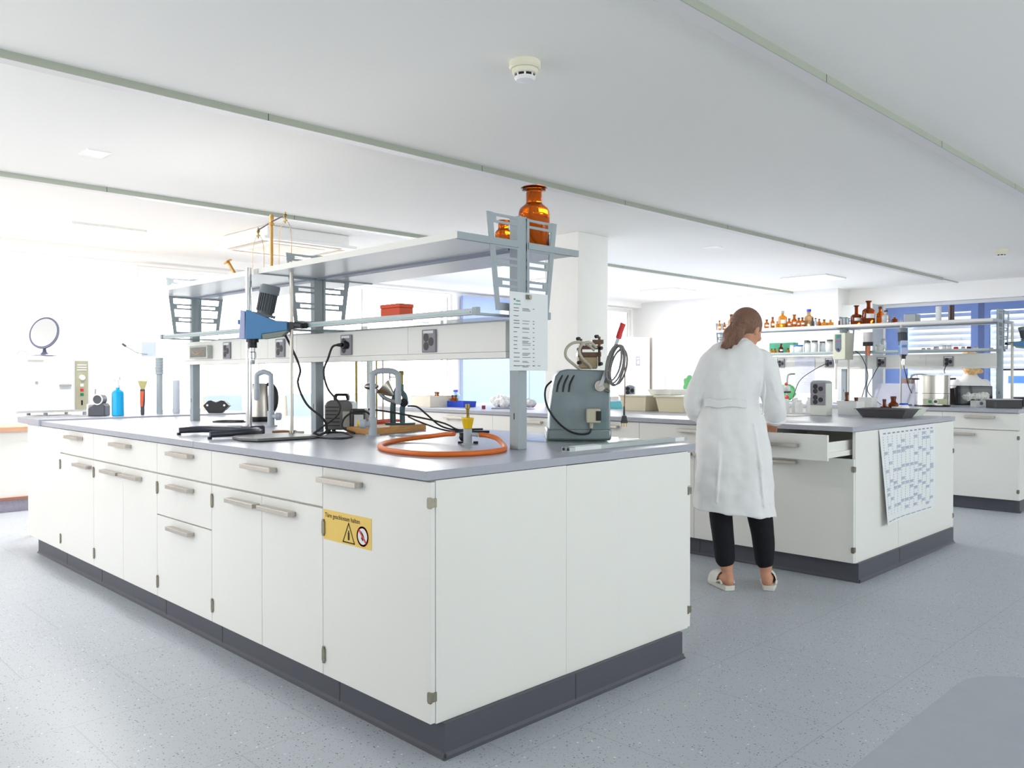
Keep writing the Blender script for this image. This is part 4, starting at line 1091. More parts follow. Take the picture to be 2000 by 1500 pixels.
MB().lathe([(.096, -.008), (.106, -.006), (.106, .006), (.097, .008)], n=40, m=mm @ Matrix.Scale(1.13, 4, (0, 1, 0))).build('rim', mat('mirror_grey', (112, 116, 136)), mi, local=True)
MB().lathe([(.0930, .0082), (.0930, .0090)], n=40, m=mm @ Matrix.Scale(1.13, 4, (0, 1, 0))).build('mirror_glass', MIRROR, mi, local=True)
oc = tag(MB().tube([(1.63, 6.6, 1.339), (1.64, 6.6, 1.36), (1.665, 6.6, 1.37), (1.69, 6.6, 1.36), (1.70, 6.6, 1.339)], .003, n=8).build('loose_cord', GREYM), 'thin grey cord bowed on top of the oven', 'cable')

# ---- ceiling fittings
def smoke(x, y, label, grp='smoke detectors'):
    o = thing('smoke_detector', label, 'smoke detector', (x, y, ZC), 0, grp)
    CRM = mat('detector_cream', (240, 236, 214), .5, var=.01)
    MB().lathe([(.066, 0), (.066, -.022), (.060, -.030), (.052, -.032)][::-1], c=(x, y, ZC), n=40).build('mount_ring', CRM, o)
    MB().lathe([(.055, -.0325), (.052, -.048), (.047, -.052)][::-1], c=(x, y, ZC), n=40).build('body', CRM, o)
    MB().lathe([(.040, -.0525), (.040, -.062)][::-1], c=(x, y, ZC), n=32).build('vent_gap', BLACK, o)
    MB().lathe([(.043, -.0625), (.044, -.067), (.036, -.076), (.012, -.080)][::-1], c=(x, y, ZC), n=40).build('cap', MILKY, o)
    for i in range(8):
        a = i * PI / 4
        MB().cyl((x + .042 * math.cos(a), y + .042 * math.sin(a), ZC - .0525), (x + .042 * math.cos(a), y + .042 * math.sin(a), ZC - .0625), .004, n=8).build('rib', MILKY, o)


smoke(2.475, 2.42, 'smoke detector in the middle of the ceiling above the near bench')
smoke(9.65, 2.53, 'small smoke detector near the right edge of the picture')
area('ceiling_fill', (1.69, 5.18, ZC - .012), (0, 0, 0), .12, .15, 22, (1.0, .99, .97))
area('ceiling_fill', (7.37, 4.54, ZC - .012), (0, 0, 0), .12, .15, 30, (1.0, .99, .97))
for x, y, l in ((1.69, 5.18, 'faint square ceiling lamp on the left ceiling'), (7.37, 4.54, 'faint round cover near the column top')):
    tag(MB().box((x - .065, y - .08, ZC - .006), (x + .065, y + .08, ZC)).build('ceiling_plate', MILKY, loc=(x, y, ZC), smooth=False, bevel=.002), l, 'cover plate')
ac = thing('air_conditioner', 'square white ceiling air conditioner with four slots behind the balance', 'air conditioner', (3.95, 6.95, ZC))
ax, ay, h_ = 3.95, 6.98, .42
MB().box((ax - h_, ay - h_, ZC - .10), (ax + h_, ay + h_, ZC - .002)).build('cassette', MILKY, ac, smooth=False, bevel=.01)
MB().prism([(ax - h_ - .05, ZC - .13), (ax + h_ + .05, ZC - .13), (ax + h_ + .05, ZC - .1005), (ax - h_ - .05, ZC - .1005)], 'y', ay - h_ - .05, ay + h_ + .05).build('front_panel', MILKY, ac, smooth=False, bevel=.006)
SL = mat('slot_brown', (168, 146, 120), .6)
for dx0, dx1, dy0, dy1 in ((-.34, .34, -.42, -.36), (-.34, .34, .36, .42), (-.42, -.36, -.34, .34), (.36, .42, -.34, .34)):
    MB().box((ax + dx0, ay + dy0, ZC - .133), (ax + dx1, ay + dy1, ZC - .1305)).build('air_slot', SL, ac, smooth=False)
MB().box((ax - .26, ay - .26, ZC - .135), (ax + .26, ay + .26, ZC - .1305)).build('intake_grille', mat('grille_cream', (228, 222, 206), .6), ac, smooth=False)


# pliers beside the thin stand, rods of the column apparatus behind the tap
pz = thing('pliers', 'steel pliers with brown handles lying beside the thin rod stand', 'pliers', (2.14, 3.72, Z), CR - .2)
MB().tube([(0, 0, .012), (-.05, .012, .014), (-.10, .004, .012)], .006, n=8).tube([(0, 0, .012), (-.05, -.022, .014), (-.10, -.018, .012)], .006, n=8).build('handle', mat('handle_brown', (150, 112, 70), .5), pz, local=True)
MB().ball((.01, 0, .012), (.016, .012, .010)).prism([(.01, -.008), (.06, -.003), (.06, .003), (.01, .008)], 'z', .005, .017).build('jaw', STEELB, pz, local=True)
ap = thing('glass_column', 'upright glass tube held between thin rods behind the grey tap', 'glass column', (2.70, 3.88, Z), CR)
MB().box((-.08, -.05, 0), (.10, .06, .012)).build('base_plate', GREYM, ap, local=True, smooth=False)
for dx, r_, m_, zt in ((-.062, .007, BRASSD, .41), (.052, .005, BRASSD, .41), (.088, .006, STEELB, .41)):
    MB().cyl((dx, 0, .012), (dx, 0, zt), r_).build('rod', m_, ap, local=True)
MB().lathe([(.017, .013), (.017, .39), (.012, .40)], c=(.012, .01, 0), n=18).build('tube', mat('tube_clear', (214, 226, 226), .1, trans=.8), ap, local=True)


# ================================================================== middle bench
def crate(x, y, lx, ly, h, z, m, label, name='storage_box', group=None, rim=.012, flare=.02, cat='box', lid=None, rz=0.0, wall=.004):
    """open tapered plastic box, base on z"""
    t = thing(name, label, cat, (x, y, z), rz, group)
    def rect(a, b, zz): return [(-a, -b, zz), (a, -b, zz), (a, b, zz), (-a, b, zz)]
    a, b = lx / 2, ly / 2; f = flare
    R1 = [rect(a - f, b - f, 0), rect(a, b, h - .003), rect(a + rim, b + rim, h - .003), rect(a + rim, b + rim, h), rect(a - wall, b - wall, h), rect(a - f - wall, b - f - wall, wall)]
    MB().rings(R1).build('tub', m, t, local=True, smooth=False, bevel=.003)
    if lid:
        MB().box((-a - rim, -b - rim, h + .0005), (a + rim, b + rim, h + .012)).build('lid', lid, t, local=True, smooth=False, bevel=.003)
    return t


GB = 'cream storage boxes on the middle bench'
crate(5.80, 4.22, .38, .27, .12, Z, CREAM, 'left cream storage box on the middle bench with clear lid', group=GB, lid=mat('lid_clear', (236, 232, 214), .3))
crate(5.78, 3.84, .38, .27, .12, Z, CREAM, 'right cream storage box, partly behind the person', group=GB, lid=mat('lid_clear', (236, 232, 214)))
crate(5.85, 4.03, .26, .24, .045, 1.034, MILKY, 'white shallow tray lying across the two cream boxes', name='tray', cat='tray', rim=.006)
crate(5.95, 4.62, .22, .24, .06, Z, TEAL, 'turquoise tray left of the cream boxes', name='tray', cat='tray', rim=.004, flare=.006)
crate(5.02, 6.12, .34, .30, .105, Z, mat('box_ivory', (244, 238, 222), .5), 'ivory box left of the blue rack on the middle bench', rim=.004, flare=.008)
rk = crate(5.14, 5.86, .16, .24, .055, Z, DBLUE, 'bright blue bottle rack on the middle bench', name='bottle_rack', cat='rack', rim=.003, flare=.004)
for i, (dx, dy) in enumerate(((-.05, .07), (-.05, .03), (-.0, .075))):
    lab_bottle((5.14 + dx, 5.86 + dy, Z + .006), .019, .105, AMBERS, name='sample_bottle', cap='cap', label='small brown bottle standing in the blue rack', group='brown bottles in the blue rack', n=14, neck=.5)
for i, (x, y) in enumerate(((5.08, 6.16), (5.00, 6.04))):
    lab_bottle((x, y, Z + .006), .028, .135, AMBERS, name='sample_bottle', cap='cap', label='brown bottle whose cap shows above the ivory box', group='brown bottles behind the ivory box', n=14, neck=.5)
WB = mat('wash_bottle_blue', (150, 206, 242), .35)
wbt = lab_bottle((5.55, 6.42, Z), .05, .15, WB, name='flask', cap='cap', capm=mat('cap_violet', (84, 70, 214), .4), label='pale blue flask with violet cap behind the ivory box', n=20, cat='flask')
dish = tag(MB().lathe([(.05, 0), (.055, .004), (.055, .016), (.05, .016)], n=24).build('dish', mat('dish_maroon', (160, 84, 96), .4), loc=(5.25, 6.45, Z + .0005), local=True), 'flat dark red dish near the press, far on the middle bench', 'dish')
# heap of clear bags
bgm = MB(); rnd = random.Random(11)
for i in range(9):
    cx, cy, r = rnd.uniform(-.16, .2), rnd.uniform(-.12, .12), rnd.uniform(.05, .085)
    bgm.ball((cx, cy, r * .62), (r, r * .9, r * .62), n=14, k=9)
bg_ = bgm.build('bag_body', mat('clear_bag', (250, 250, 252), .3, trans=.12, bump=.5, scale=22), thing('plastic_bag', 'crumpled clear plastic bags with pink contents on the middle bench', 'bag', (5.30, 5.30, Z), CR), local=True)
for p_ in [bg_]:
    rm_ = p_.modifiers.new('skin', 'REMESH'); rm_.mode = 'VOXEL'; rm_.voxel_size = .006; rm_.use_smooth_shade = True
    p_.location.z += .012
    tx = bpy.data.textures.new('crumple', 'CLOUDS'); tx.noise_scale = .035
    md = p_.modifiers.new('crumple', 'DISPLACE'); md.texture = tx; md.strength = .045; md.mid_level = .5
MB().ball((.13, -.10, .03), (.05, .02, .022)).build('pink_content', mat('pink_content', (226, 120, 206), .5), bg_.parent, local=True)
tag(MB().box((-.13, -.06, 0), (.16, .05, .008)).build('tray', mat('tray_slate', (150, 154, 176), .5), loc=(5.16, 5.28, Z + .0005), rz=CR, local=True, smooth=False), 'thin slate-grey tray edge under the clear bags', 'tray')
tag(MB().box((-.016, -.016, 0), (.016, .016, .03)).build('red_cube', mat('brick_red', (150, 60, 60), .5), loc=(4.98, 5.38, Z + .0005), rz=CR, local=True, smooth=False, bevel=.002), 'small dark red block just right of the burner tube', 'block')


def tower(x, y, rz, h, label, w_=.125, d_=.105):
    """upright socket column; sockets on the -x side of its own frame"""
    t = thing('socket_tower', label, 'socket tower', (x, y, Z), rz, 'socket towers')
    MB().box((0, -w_ / 2, 0), (d_, w_ / 2, h - .012)).build('body', mat('tower_white', (224, 226, 218), .45), t, local=True, smooth=False, bevel=.006)
    MB().prism([(-w_ / 2, h - .0115), (w_ / 2, h - .0115), (w_ / 2 - .02, h + .004), (0, h + .009), (-w_ / 2 + .02, h + .004)], 'x', -.002, d_ + .002).build('cap', GREYM, t, local=True)
    for k_ in range(2):
        z0 = h * .31 + k_ * h * .32
        p_ = MB().box((-.006, -w_ / 2 + .006, z0), (-.0005, w_ / 2 - .006, z0 + h * .31)).build('socket_plate', SOCK, t, local=True, smooth=False, bevel=.002)
        for dy, dz in ((.018, .017), (.018, -.017), (-.022, 0)):
            MB().lathe([(.018, 0), (.018, .0012)], n=18, m=Matrix.Translation((-.0074, dy, z0 + h * .155 + dz)) @ Matrix.Rotation(PI / 2, 4, 'Y')).build('recess', BLACK, p_, local=True)
    return t


tower(5.88, 2.735, 0.0, .252, 'white twin-socket tower standing on the middle bench by the person')
tower(6.10, 4.62, .5, .20, 'small twin-socket tower left of the column foot, behind the machine', .09, .08)
# white bottles left of the tower
for i, (x, y, r, h, cp_) in enumerate(((6.02, 3.06, .030, .105, MILKY), (6.08, 3.01, .026, .115, MILKY), (6.03, 2.955, .028, .10, MILKY), (6.10, 2.90, .03, .12, MILKY))):
    lab_bottle((x, y, Z + .008), r, h, MILKY, name='plastic_bottle', cap='cap', capm=cp_, neck=.6, body=.75, label='small white plastic bottle beside the socket tower', group='white plastic bottles by the socket tower', n=16)
lab_bottle((6.24, 2.93, Z), .036, .185, MILKY, name='plastic_bottle', cap='cap', capm=CAPD, neck=.5, body=.72, label='taller white bottle with brown cap right behind the small white ones', n=18)
crate(6.06, 2.98, .20, .30, .012, Z, MILKY, 'very shallow white tray under the small white bottles', name='tray', cat='tray', rim=.003, flare=.002)
ro = thing('sample_carousel', 'small grey stand with three lidded jars beside the person elbow', 'stand', (6.26, 3.22, Z), CR)
MB().cyl((0, 0, 0), (0, 0, .16), .012).cyl((0, 0, .155), (0, 0, .168), .075, n=24).cyl((0, 0, 0), (0, 0, .01), .06, n=24).build('stand_plate', GREYD, ro, local=True)
for i, (dx, dy) in enumerate(((-.042, -.02), (.0, -.035), (.042, -.015))):
    MB().lathe([(.022, .168), (.024, .172), (.024, .205), (.014, .212)], c=(dx, dy, 0), n=16).build('jar', MILKY, ro, local=True)
MB().cyl((-.042, -.02, .212), (-.042, -.02, .235), .011).build('jar_cap', CAPD, ro, local=True)
# paper on the worktop beside the drawer
tag(MB().box((-.105, -.15, 0), (.105, .15, .0012)).build('paper_sheet', PAPER, loc=(4.98, 2.52, Z + .0005), rz=-.15, local=True, smooth=False), 'white sheet of paper lying above the open drawer', 'paper')
tag(MB().box((-.12, -.17, 0), (.12, .17, .006)).build('mat_sheet', mat('mat_cream', (226, 226, 212), .5), loc=(5.72, 2.95, Z + .0005), rz=0.02, local=True, smooth=False), 'thin cream mat in front of the socket tower', 'mat')
# tub with bottles
tb = crate(6.18, 2.62, .15, .15, .105, Z, MILKY, 'square white tub with brown bottles inside, right of the socket tower', name='tub', cat='tub', rim=.003, flare=.008)
lab_bottle((6.165, 2.645, Z + .006), .034, .165, AMBERD, name='sample_bottle', cap='cap', label='brown conical bottle rising from the square white tub', n=18, neck=.36, body=.55)
lab_bottle((6.20, 2.588, Z + .006), .024, .125, AMBERD, name='sample_bottle', cap='cap', label='second, lower brown bottle in the square white tub', n=18, neck=.5, body=.6)
# dark tray in front, white tray behind
crate(5.99, 2.28, .26, .34, .062, Z, mat('tray_dark', (92, 90, 92), .42), 'dark grey deep tray at the front corner of the middle bench', name='tray', cat='tray', rim=.010, flare=.035)
crate(6.335, 2.40, .24, .46, .058, Z, mat('tray_white', (232, 236, 226), .4), 'long white tray behind the dark tray', name='tray', cat='tray', rim=.010, flare=.022)
ZW = Z + .0045
crate(6.33, 2.555, .105, .105, .125, ZW, MILKY, 'translucent white square beaker in the long white tray', name='beaker', cat='beaker', rim=.003, flare=.008)
lab_bottle((6.30, 2.42, ZW), .032, .115, AMBERD, name='sample_bottle', cap='cap', label='brown conical bottle beside the square beaker', n=20, neck=.36, body=.5)
lab_bottle((6.38, 2.385, ZW), .036, .135, AMBERD, name='sample_bottle', cap='cap', label='larger brown bottle with pale label behind the conical one', n=20, neck=.5, body=.62, lab=True)
lab_bottle((6.31, 2.285, ZW), .038, .088, MILKY, name='jar', cap='cap', capm=mat('cap_blue', (36, 84, 212), .4), cat='jar', neck=.66, body=.78, label='white jar with bright blue lid in the long white tray', n=22)

# ================================================================== far bench
ZU = 1.7205
GU = 'bottles on the far upper shelf'
CLR = mat('bottle_clear', (226, 230, 232), .12, trans=.55)
AML = mat('amber_light', (226, 142, 26), .12, trans=.5, var=.1)


def ub(y, r, h, g, label, x=8.62, cap='cap', capm=CAPD, neck=.42, body=.62, lab=False):
    return lab_bottle((x, y, ZU), r, h, g, cap=cap, capm=capm, neck=neck, body=body, lab=lab, label=label, group=GU, n=18)


ub(5.217, .017, .125, AML, 'slim amber bottle at the very left end of the far shelf', neck=.5, lab=True)
ub(5.15, .017, .10, AMBERS, 'second amber bottle from the left end of the far shelf', neck=.5, lab=True)
ub(5.06, .040, .19, AML, 'tall amber bottle half hidden by the person hair', neck=.4)
ub(4.612, .029, .108, AMBERS, 'labelled amber bottle just right of the person face', lab=True)
ub(4.54, .023, .132, AMBERS, 'slim labelled amber bottle left of the big light amber one', lab=True, neck=.5)
ub(4.485, .017, .08, AML, 'tiny yellow-amber bottle against the big light amber one')
ub(4.42, .047, .195, AML, 'big light amber bottle with pale stopper and label', capm=CLR, lab=True, body=.66, neck=.32)
ub(4.343, .028, .108, AMBERS, 'labelled amber bottle right of the big light amber one', lab=True)
ub(4.283, .029, .145, AMBERS, 'amber bottle with black flared stopper', cap='stopper', capm=BLACK, lab=True, neck=.5)
ub(4.222, .028, .108, AMBERS, 'labelled amber bottle before the blue-capped bottle', x=8.60, lab=True)
ub(4.145, .049, .20, mat('amber_pale', (214, 168, 116), .12, trans=.55), 'big pale bottle with blue cap', x=8.68, capm=mat('cap_blue2', (58, 76, 214), .4), neck=.42, body=.58)
ub(4.165, .027, .108, AMBERS, 'labelled amber bottle standing in front of the blue-capped bottle', x=8.57, lab=True)
ub(4.075, .017, .10, GREYD, 'slim dark bottle right of the blue-capped bottle', neck=.5)
ub(4.04, .017, .096, CLR, 'slim clear bottle beside the slim dark one', neck=.5)
ub(4.0, .018, .085, AMBERS, 'slim small amber bottle before the round flasks', neck=.5)
ub(3.945, .033, .076, AML, 'first squat round amber flask', neck=.36, body=.55)
ub(3.875, .032, .072, AML, 'second squat round amber flask, with pale cap', capm=CLR, neck=.36, body=.55)
ub(3.765, .024, .082, AMBERD, 'small dark brown bottle left of the grey tubes')
for i, yy in enumerate((3.735, 3.70, 3.665)):
    tag(MB().lathe([(.012, 0), (.013, .002), (.013, .07), (.010, .074)], n=14).build('tube', GREYM, loc=(8.57, yy, ZU), local=True), 'upright grey tube before the tall brown bottles', 'tube', 'grey tubes on the far shelf')
ub(3.60, .056, .205, AMBERD, 'tall dark brown bottle with white label band', cap='stopper', capm=AMBERD, lab=True, neck=.32, body=.5)
ub(3.475, .062, .245, AMBERD, 'tallest brown bottle on the far shelf, small square label', cap='stopper', capm=AMBERD, lab=True, neck=.32, body=.62)
ub(3.385, .036, .185, AMBER, 'amber bottle with yellow content behind the tallest brown one', x=8.69, neck=.4)
ub(3.30, .040, .138, CLR, 'clear bottle standing alone before the blue window frame', neck=.4, capm=GREYD)
ub(3.215, .029, .072, AMBERD, 'small squat brown bottle right of the clear bottle', capm=CLR, neck=.36)
ub(3.15, .018, .045, CLR, 'tiny clear flask before the rod stand', capm=CLR)
bx3 = tag(MB().box((8.58, 3.0, ZU), (8.72, 3.11, ZU + .085)).build('metal_box', mat('box_metal', (156, 162, 166), .4, .5), smooth=False, bevel=.004, loc=(8.65, 3.05, ZU)), 'grey metal box with white papers on the far shelf', 'box')
tag(MB().lathe([(.026, 0), (.026, .145), (.024, .147)], n=18).build('paper_roll', PAPER, loc=(8.62, 2.80, ZU), local=True), 'white paper roll standing on the far shelf', 'roll')
tag(MB().lathe([(.027, 0), (.027, .145), (.029, .147), (.029, .150), (.025, .152)], n=18).build('storage_tube', mat('dark_maroon', (58, 36, 42), .3), loc=(8.62, 2.685, ZU), local=True), 'dark brown upright cylinder at the right of the far shelf', 'cylinder')
# lower shelf
ZL = 1.4402
GL = 'containers on the far lower shelf'


def jar(y, r, h, m, capm, label, x=8.76, neck=.75, body=.8, lab=False, name='jar', cat='jar'):
    return lab_bottle((x, y, ZL), r, h, m, name=name, cap='cap', capm=capm, neck=neck, body=body, lab=lab, label=label, group=GL, cat=cat, n=18)


for y, l in ((4.625, 'first small amber bottle under the green box'), (4.585, 'second small amber bottle under the green box'), (4.535, 'small dark bottle right of the two ambers'), (4.425, 'small amber bottle right of the labelled one')):
    jar(y, .020, .062, AML, GREYD, l, neck=.5, body=.6, name='sample_bottle', cat='bottle')
jar(4.49, .026, .115, AMBERD, CAPD, 'taller brown labelled bottle on the lower shelf', x=8.72, neck=.45, body=.6, lab=True, name='sample_bottle', cat='bottle')
gb = tag(MB().box((8.84, 4.40, ZL), (8.96, 4.70, ZL + .13)).build('green_box', mat('mint_green', (120, 222, 178), .5), smooth=False, bevel=.006, loc=(8.9, 4.55, ZL)), 'mint green box on the lower shelf beside the person', 'box')
GLID = mat('lid_grey', (120, 118, 122), .5)
jar(4.375, .028, .095, MILKY, MILKY, 'small milky jar left of the blue-lidded tub')
jar(4.30, .046, .095, MILKY, mat('cap_blue3', (54, 116, 190), .4), 'wide white tub with blue lid', neck=.9, body=.85)
jar(4.255, .032, .15, CLR, GLID, 'clear jar with grey lid behind the blue-lidded tub', x=8.86)
jar(4.195, .034, .135, MILKY, GLID, 'first tall white jar with grey lid')
jar(4.115, .036, .14, MILKY, GLID, 'second tall white jar with grey lid')
jar(4.045, .033, .13, CLR, GLID, 'clear half-filled jar between the tall white jars', x=8.80)
jar(3.945, .036, .145, MILKY, GLID, 'third tall white jar, next to the beige control box')
jar(3.865, .030, .13, MILKY, GLID, 'tall white jar half hidden by the beige control box')
jar(3.415, .040, .075, MILKY, MILKY, 'low white tub right of the beige control box', neck=.9)
jar(3.41, .030, .14, CLR, CLR, 'stack of clear cups behind the low white tub', x=8.84)
RL = mat('lid_red', (196, 40, 60), .4)
for y, r, h, m_, c_, l in ((2.985, .018, .03, CLR, GREYD, 'tiny clear jar before the window, leftmost'), (2.935, .018, .03, CLR, GREYD, 'tiny clear jar beside the red-lidded jar'), (2.865, .026, .04, CLR, RL, 'small jar with bright red lid'),
                           (2.79, .020, .05, MILKY, GLID, 'small white jar right of the red-lidded jar'), (2.745, .020, .05, MILKY, GLID, 'second small white jar right of the red-lidded jar'), (2.685, .022, .035, RL, RL, 'low red pot with a black brush in it'), (2.62, .018, .035, CLR, GREYD, 'tiny jar right of the red pot'), (2.57, .02, .035, AMBERD, GREYD, 'tiny brown jar near the shelf end'), (2.51, .022, .035, CLR, mat('lid_pink', (230, 150, 170), .5), 'tiny pink-lidded jar at the shelf end')):
    jar(y, r, h, m_, c_, l)
# beige control box on a rod
cb_ = thing('control_box', 'beige mixer control box with green switch on a rod stand', 'mixer', (8.45, 3.72, Z), 0)
MB().box((8.42, 3.63, 1.36), (8.62, 3.76, 1.635)).build('housing', mat('beige_housing', (214, 214, 196), .45), cb_, smooth=False, bevel=.005)
MB().prism([(3.672, 1.62), (3.735, 1.62), (3.735, 1.47), (3.72, 1.445), (3.703, 1.437), (3.687, 1.445), (3.672, 1.47)], 'x', 8.416, 8.4195).build('control_field', mat('field_grey', (110, 122, 138), .4), cb_, smooth=False)
MB().box((8.412, 3.69, 1.585), (8.4158, 3.718, 1.612)).build('green_switch', mat('switch_green', (20, 130, 90), .4), cb_, smooth=False)
MB().box((8.413, 3.688, 1.55), (8.4158, 3.722, 1.556)).build('red_mark', RED, cb_, smooth=False)
MB().cyl((8.4158, 3.703, 1.465), (8.405, 3.703, 1.465), .012).build('knob', GREYD, cb_)
text('lettering', 'mixer', .02, RED, cb_, on_x(8.4195, 3.745, 1.372)) if False else None
MB().cyl((8.45, 3.74, 1.36), (8.45, 3.74, 1.05), .012).build('stirring_shaft', STEELB, cb_)
MB().cyl((8.45, 3.74, 1.36), (8.45, 3.74, 1.32), .022, .018).build('chuck', CHROME, cb_)
s4 = thing('stand', 'white rod stand holding the beige control box', 'lab stand', (8.60, 3.66, Z), 0)
MB().cyl((8.64, 3.69, .91), (8.64, 3.69, 1.66), .010).build('rod', mat('rod_white', (222, 220, 208), .4), s4)
MB().box((8.52, 3.58, .9005), (8.70, 3.80, .912)).build('base_plate', GREYM, s4, smooth=False)
# second stirrer on its stand, homogeniser
s5 = thing('stand', 'slim rod stand with the small blue stirrer on the far bench', 'lab stand', (8.50, 3.10, Z), 0)
MB().cyl((8.52, 3.115, .91), (8.52, 3.115, 1.70), .009).build('rod', mat('rod_white', (222, 220, 208)), s5)
MB().box((8.42, 3.02, .9005), (8.62, 3.24, .912)).build('base_plate', GREYM, s5, smooth=False)
st2 = stirrer((8.52, 3.115, 1.46), 'small blue stirrer with black ribbed motor in front of the blue window', s=.98)
st2.rotation_euler[2] = CR + 1.25
hg = thing('homogeniser', 'pale grey homogeniser with copper shaft behind the beige control box', 'mixer', (8.60, 3.47, Z), 0)
MB().cyl((8.60, 3.47, 1.54), (8.60, 3.47, 1.64), .045, n=24).build('motor_head', mat('pale_grey', (206, 200, 202), .4), hg)
MB().cyl((8.60, 3.47, 1.50), (8.60, 3.47, 1.54), .05, .05, n=24).build('black_collar', BLACK, hg)
MB().cyl((8.60, 3.47, 1.50), (8.60, 3.47, 1.40), .024, .020).build('copper_shaft', mat('copper', (190, 120, 96), .3, .9), hg)
MB().cyl((8.68, 3.52, .912), (8.68, 3.52, 1.62), .011).box((8.60, 3.47, 1.57), (8.68, 3.52, 1.60)).box((8.58, 3.42, .9005), (8.76, 3.575, .912)).build('stand', GREYM, hg)
for k_, (pts, l) in enumerate((([(8.46, 3.10, 1.41), (8.50, 3.07, 1.25), (8.56, 3.05, 1.08), (8.60, 3.0, .95), (8.62, 2.98, .918)], 'black cord of the small blue stirrer'),
                               ([(8.79, 3.415, 1.335), (8.72, 3.46, 1.20), (8.66, 3.50, 1.05), (8.60, 3.40, .95), (8.5, 3.3, .906)], 'black cord hanging from the socket under the blue stirrer'),
                               ([(8.79, 3.97, 1.335), (8.66, 4.05, 1.27), (8.5, 4.15, 1.15), (8.46, 4.2, 1.0), (8.45, 4.22, .906)], 'dark cord running down left of the beige control box'),
                               ([(8.79, 2.765, 1.335), (8.70, 2.77, 1.25), (8.62, 2.74, 1.22)], 'grey cord from the socket to the steel pot'),
                               ([(8.60, 3.60, 1.45), (8.58, 3.52, 1.38), (8.60, 3.47, 1.20), (8.58, 3.50, 1.05), (8.48, 3.50, .906)], 'grey cord looping from the control box to the bench'))):
    tag(MB().tube(pts, .004, n=8, smooth=5).build('cable', RUBBER), l, 'cable')
# steel pot
pt = thing('steel_pot', 'large brushed steel heating pot with green switch and dial', 'pot', (8.46, 2.80, Z), CR)
MB().lathe([(.150, 0), (.156, .004), (.156, .014), (.150, .016)], n=40).build('base_ring', BLACK, pt, local=True)
MB().lathe([(.152, .0165), (.152, .29), (.158, .292), (.158, .298), (.146, .298), (.142, .05)], n=48).build('body', mat('pot_steel', (212, 208, 200), .25, 1.0, var=.08, scale=30, stretch=(6, 6, .2)), pt, local=True)
MB().lathe([(.1525, .125), (.1535, .126), (.1535, .128), (.1525, .129)], n=48).build('seam', GREYD, pt, local=True)
MB().tube([(.150, -.02, .262), (.21, -.02, .265), (.21, .03, .265), (.150, .03, .262)], .008, n=8, smooth=2).build('pot_handle', BLACK, pt, local=True)
MB().tube([(-.150, -.02, .262), (-.20, -.02, .265), (-.20, .03, .265), (-.150, .03, .262)], .008, n=8, smooth=2).build('pot_handle', BLACK, pt, local=True)
MB().box((-.13, -.158, .022), (.06, -.085, .075)).build('control_strip', mat('strip_green_grey', (150, 156, 128), .4, .5), pt, local=True, smooth=False)
MB().box((-.115, -.1615, .036), (-.09, -.1582, .064)).build('switch', mat('switch_green', (20, 130, 90)), pt, local=True, smooth=False)
MB().cyl((-.055, -.1582, .05), (-.055, -.164, .05), .026, n=28).build('dial', MILKY, pt, local=True)
MB().cyl((-.055, -.1642, .05), (-.055, -.178, .05), .013, n=20).build('dial_knob', GREYD, pt, local=True)
# leaning board, tap, black instrument, boxes
lbd = tag(MB().prism([(0, 0), (.006, 0), (.066, .215), (.060, .215)], 'y', -.24, .24).build('splash_board', mat('board_lilac', (198, 200, 218), .5), loc=(8.60, 3.22, Z + .0005), local=True, rz=-.3, smooth=False), 'pale lilac board leaning on the far bench behind the beaker', 'board')
tp3 = thing('lab_tap', 'grey square-bent tap behind the lilac board', 'tap', (8.95, 3.17, Z), CR)
MB().cyl((0, 0, 0), (0, 0, .08), .018).tube([(0, 0, .07), (0, 0, .26), (.03, 0, .30), (.15, 0, .30), (.185, 0, .26), (.185, 0, .20)], .010, n=10, smooth=4).build('spout', TAPG, tp3, local=True)
tag(MB().box((-.06, -.05, 0), (.06, .05, .27)).build('carton', mat('carton_brown', (176, 142, 122), .6), loc=(9.12, 3.24, Z), rz=CR, local=True, smooth=False, bevel=.004), 'brown carton half hidden behind the lilac board', 'carton')
mo = thing('instrument', 'black glossy instrument box with crumpled gloves before it', 'instrument', (9.10, 2.62, Z), CR)
MB().prism([(-.19, .0), (.19, 0), (.185, .19), (-.165, .195), (-.19, .17)], 'y', 0, .16).build('housing', mat('black_gloss', (22, 22, 26), .15), mo, local=True, bevel=.006)
MB().box((-.165, -.006, .02), (.165, -.0005, .165)).build('dark_window', mat('window_smoke', (70, 72, 78), .12, var=.4, scale=7), mo, local=True, smooth=False)
gl_ = MB(); rnd = random.Random(2)
for i in range(7):
    gl_.ball((rnd.uniform(-.09, .09), rnd.uniform(-.03, .03), .035), (rnd.uniform(.03, .06), .035, .035), n=12, k=8)
gv = gl_.build('glove_heap', mat('glove_white', (226, 228, 222), .6, bump=.5, scale=20), loc=(8.62, 2.46, Z + .062), rz=CR, local=True)
rm_ = gv.modifiers.new('skin', 'REMESH'); rm_.mode = 'VOXEL'; rm_.voxel_size = .004; rm_.use_smooth_shade = True
md = gv.modifiers.new('crumple', 'DISPLACE'); md.texture = bpy.data.textures['crumple']; md.strength = .05
tag(gv, 'heap of crumpled white gloves on the small white box', 'gloves')
gbx = thing('glove_box', 'small white carton with grey end under the gloves', 'box', (8.60, 2.42, Z), CR)
MB().box((-.07, -.05, 0), (.075, .05, .06)).build('carton', MILKY, gbx, local=True, smooth=False, bevel=.002)
MB().lathe([(.016, 0), (.016, .0006)], n=20, m=Matrix.Translation((-.02, -.0502, .035)) @ Matrix.Rotation(PI / 2, 4, 'X')).build('logo', mat('logo_blue', (120, 130, 170), .6), gbx, local=True)
bk = thing('instrument_box', 'black box with pale top and yellow-green note at the far bench corner', 'box', (8.46, 2.18, Z), CR)
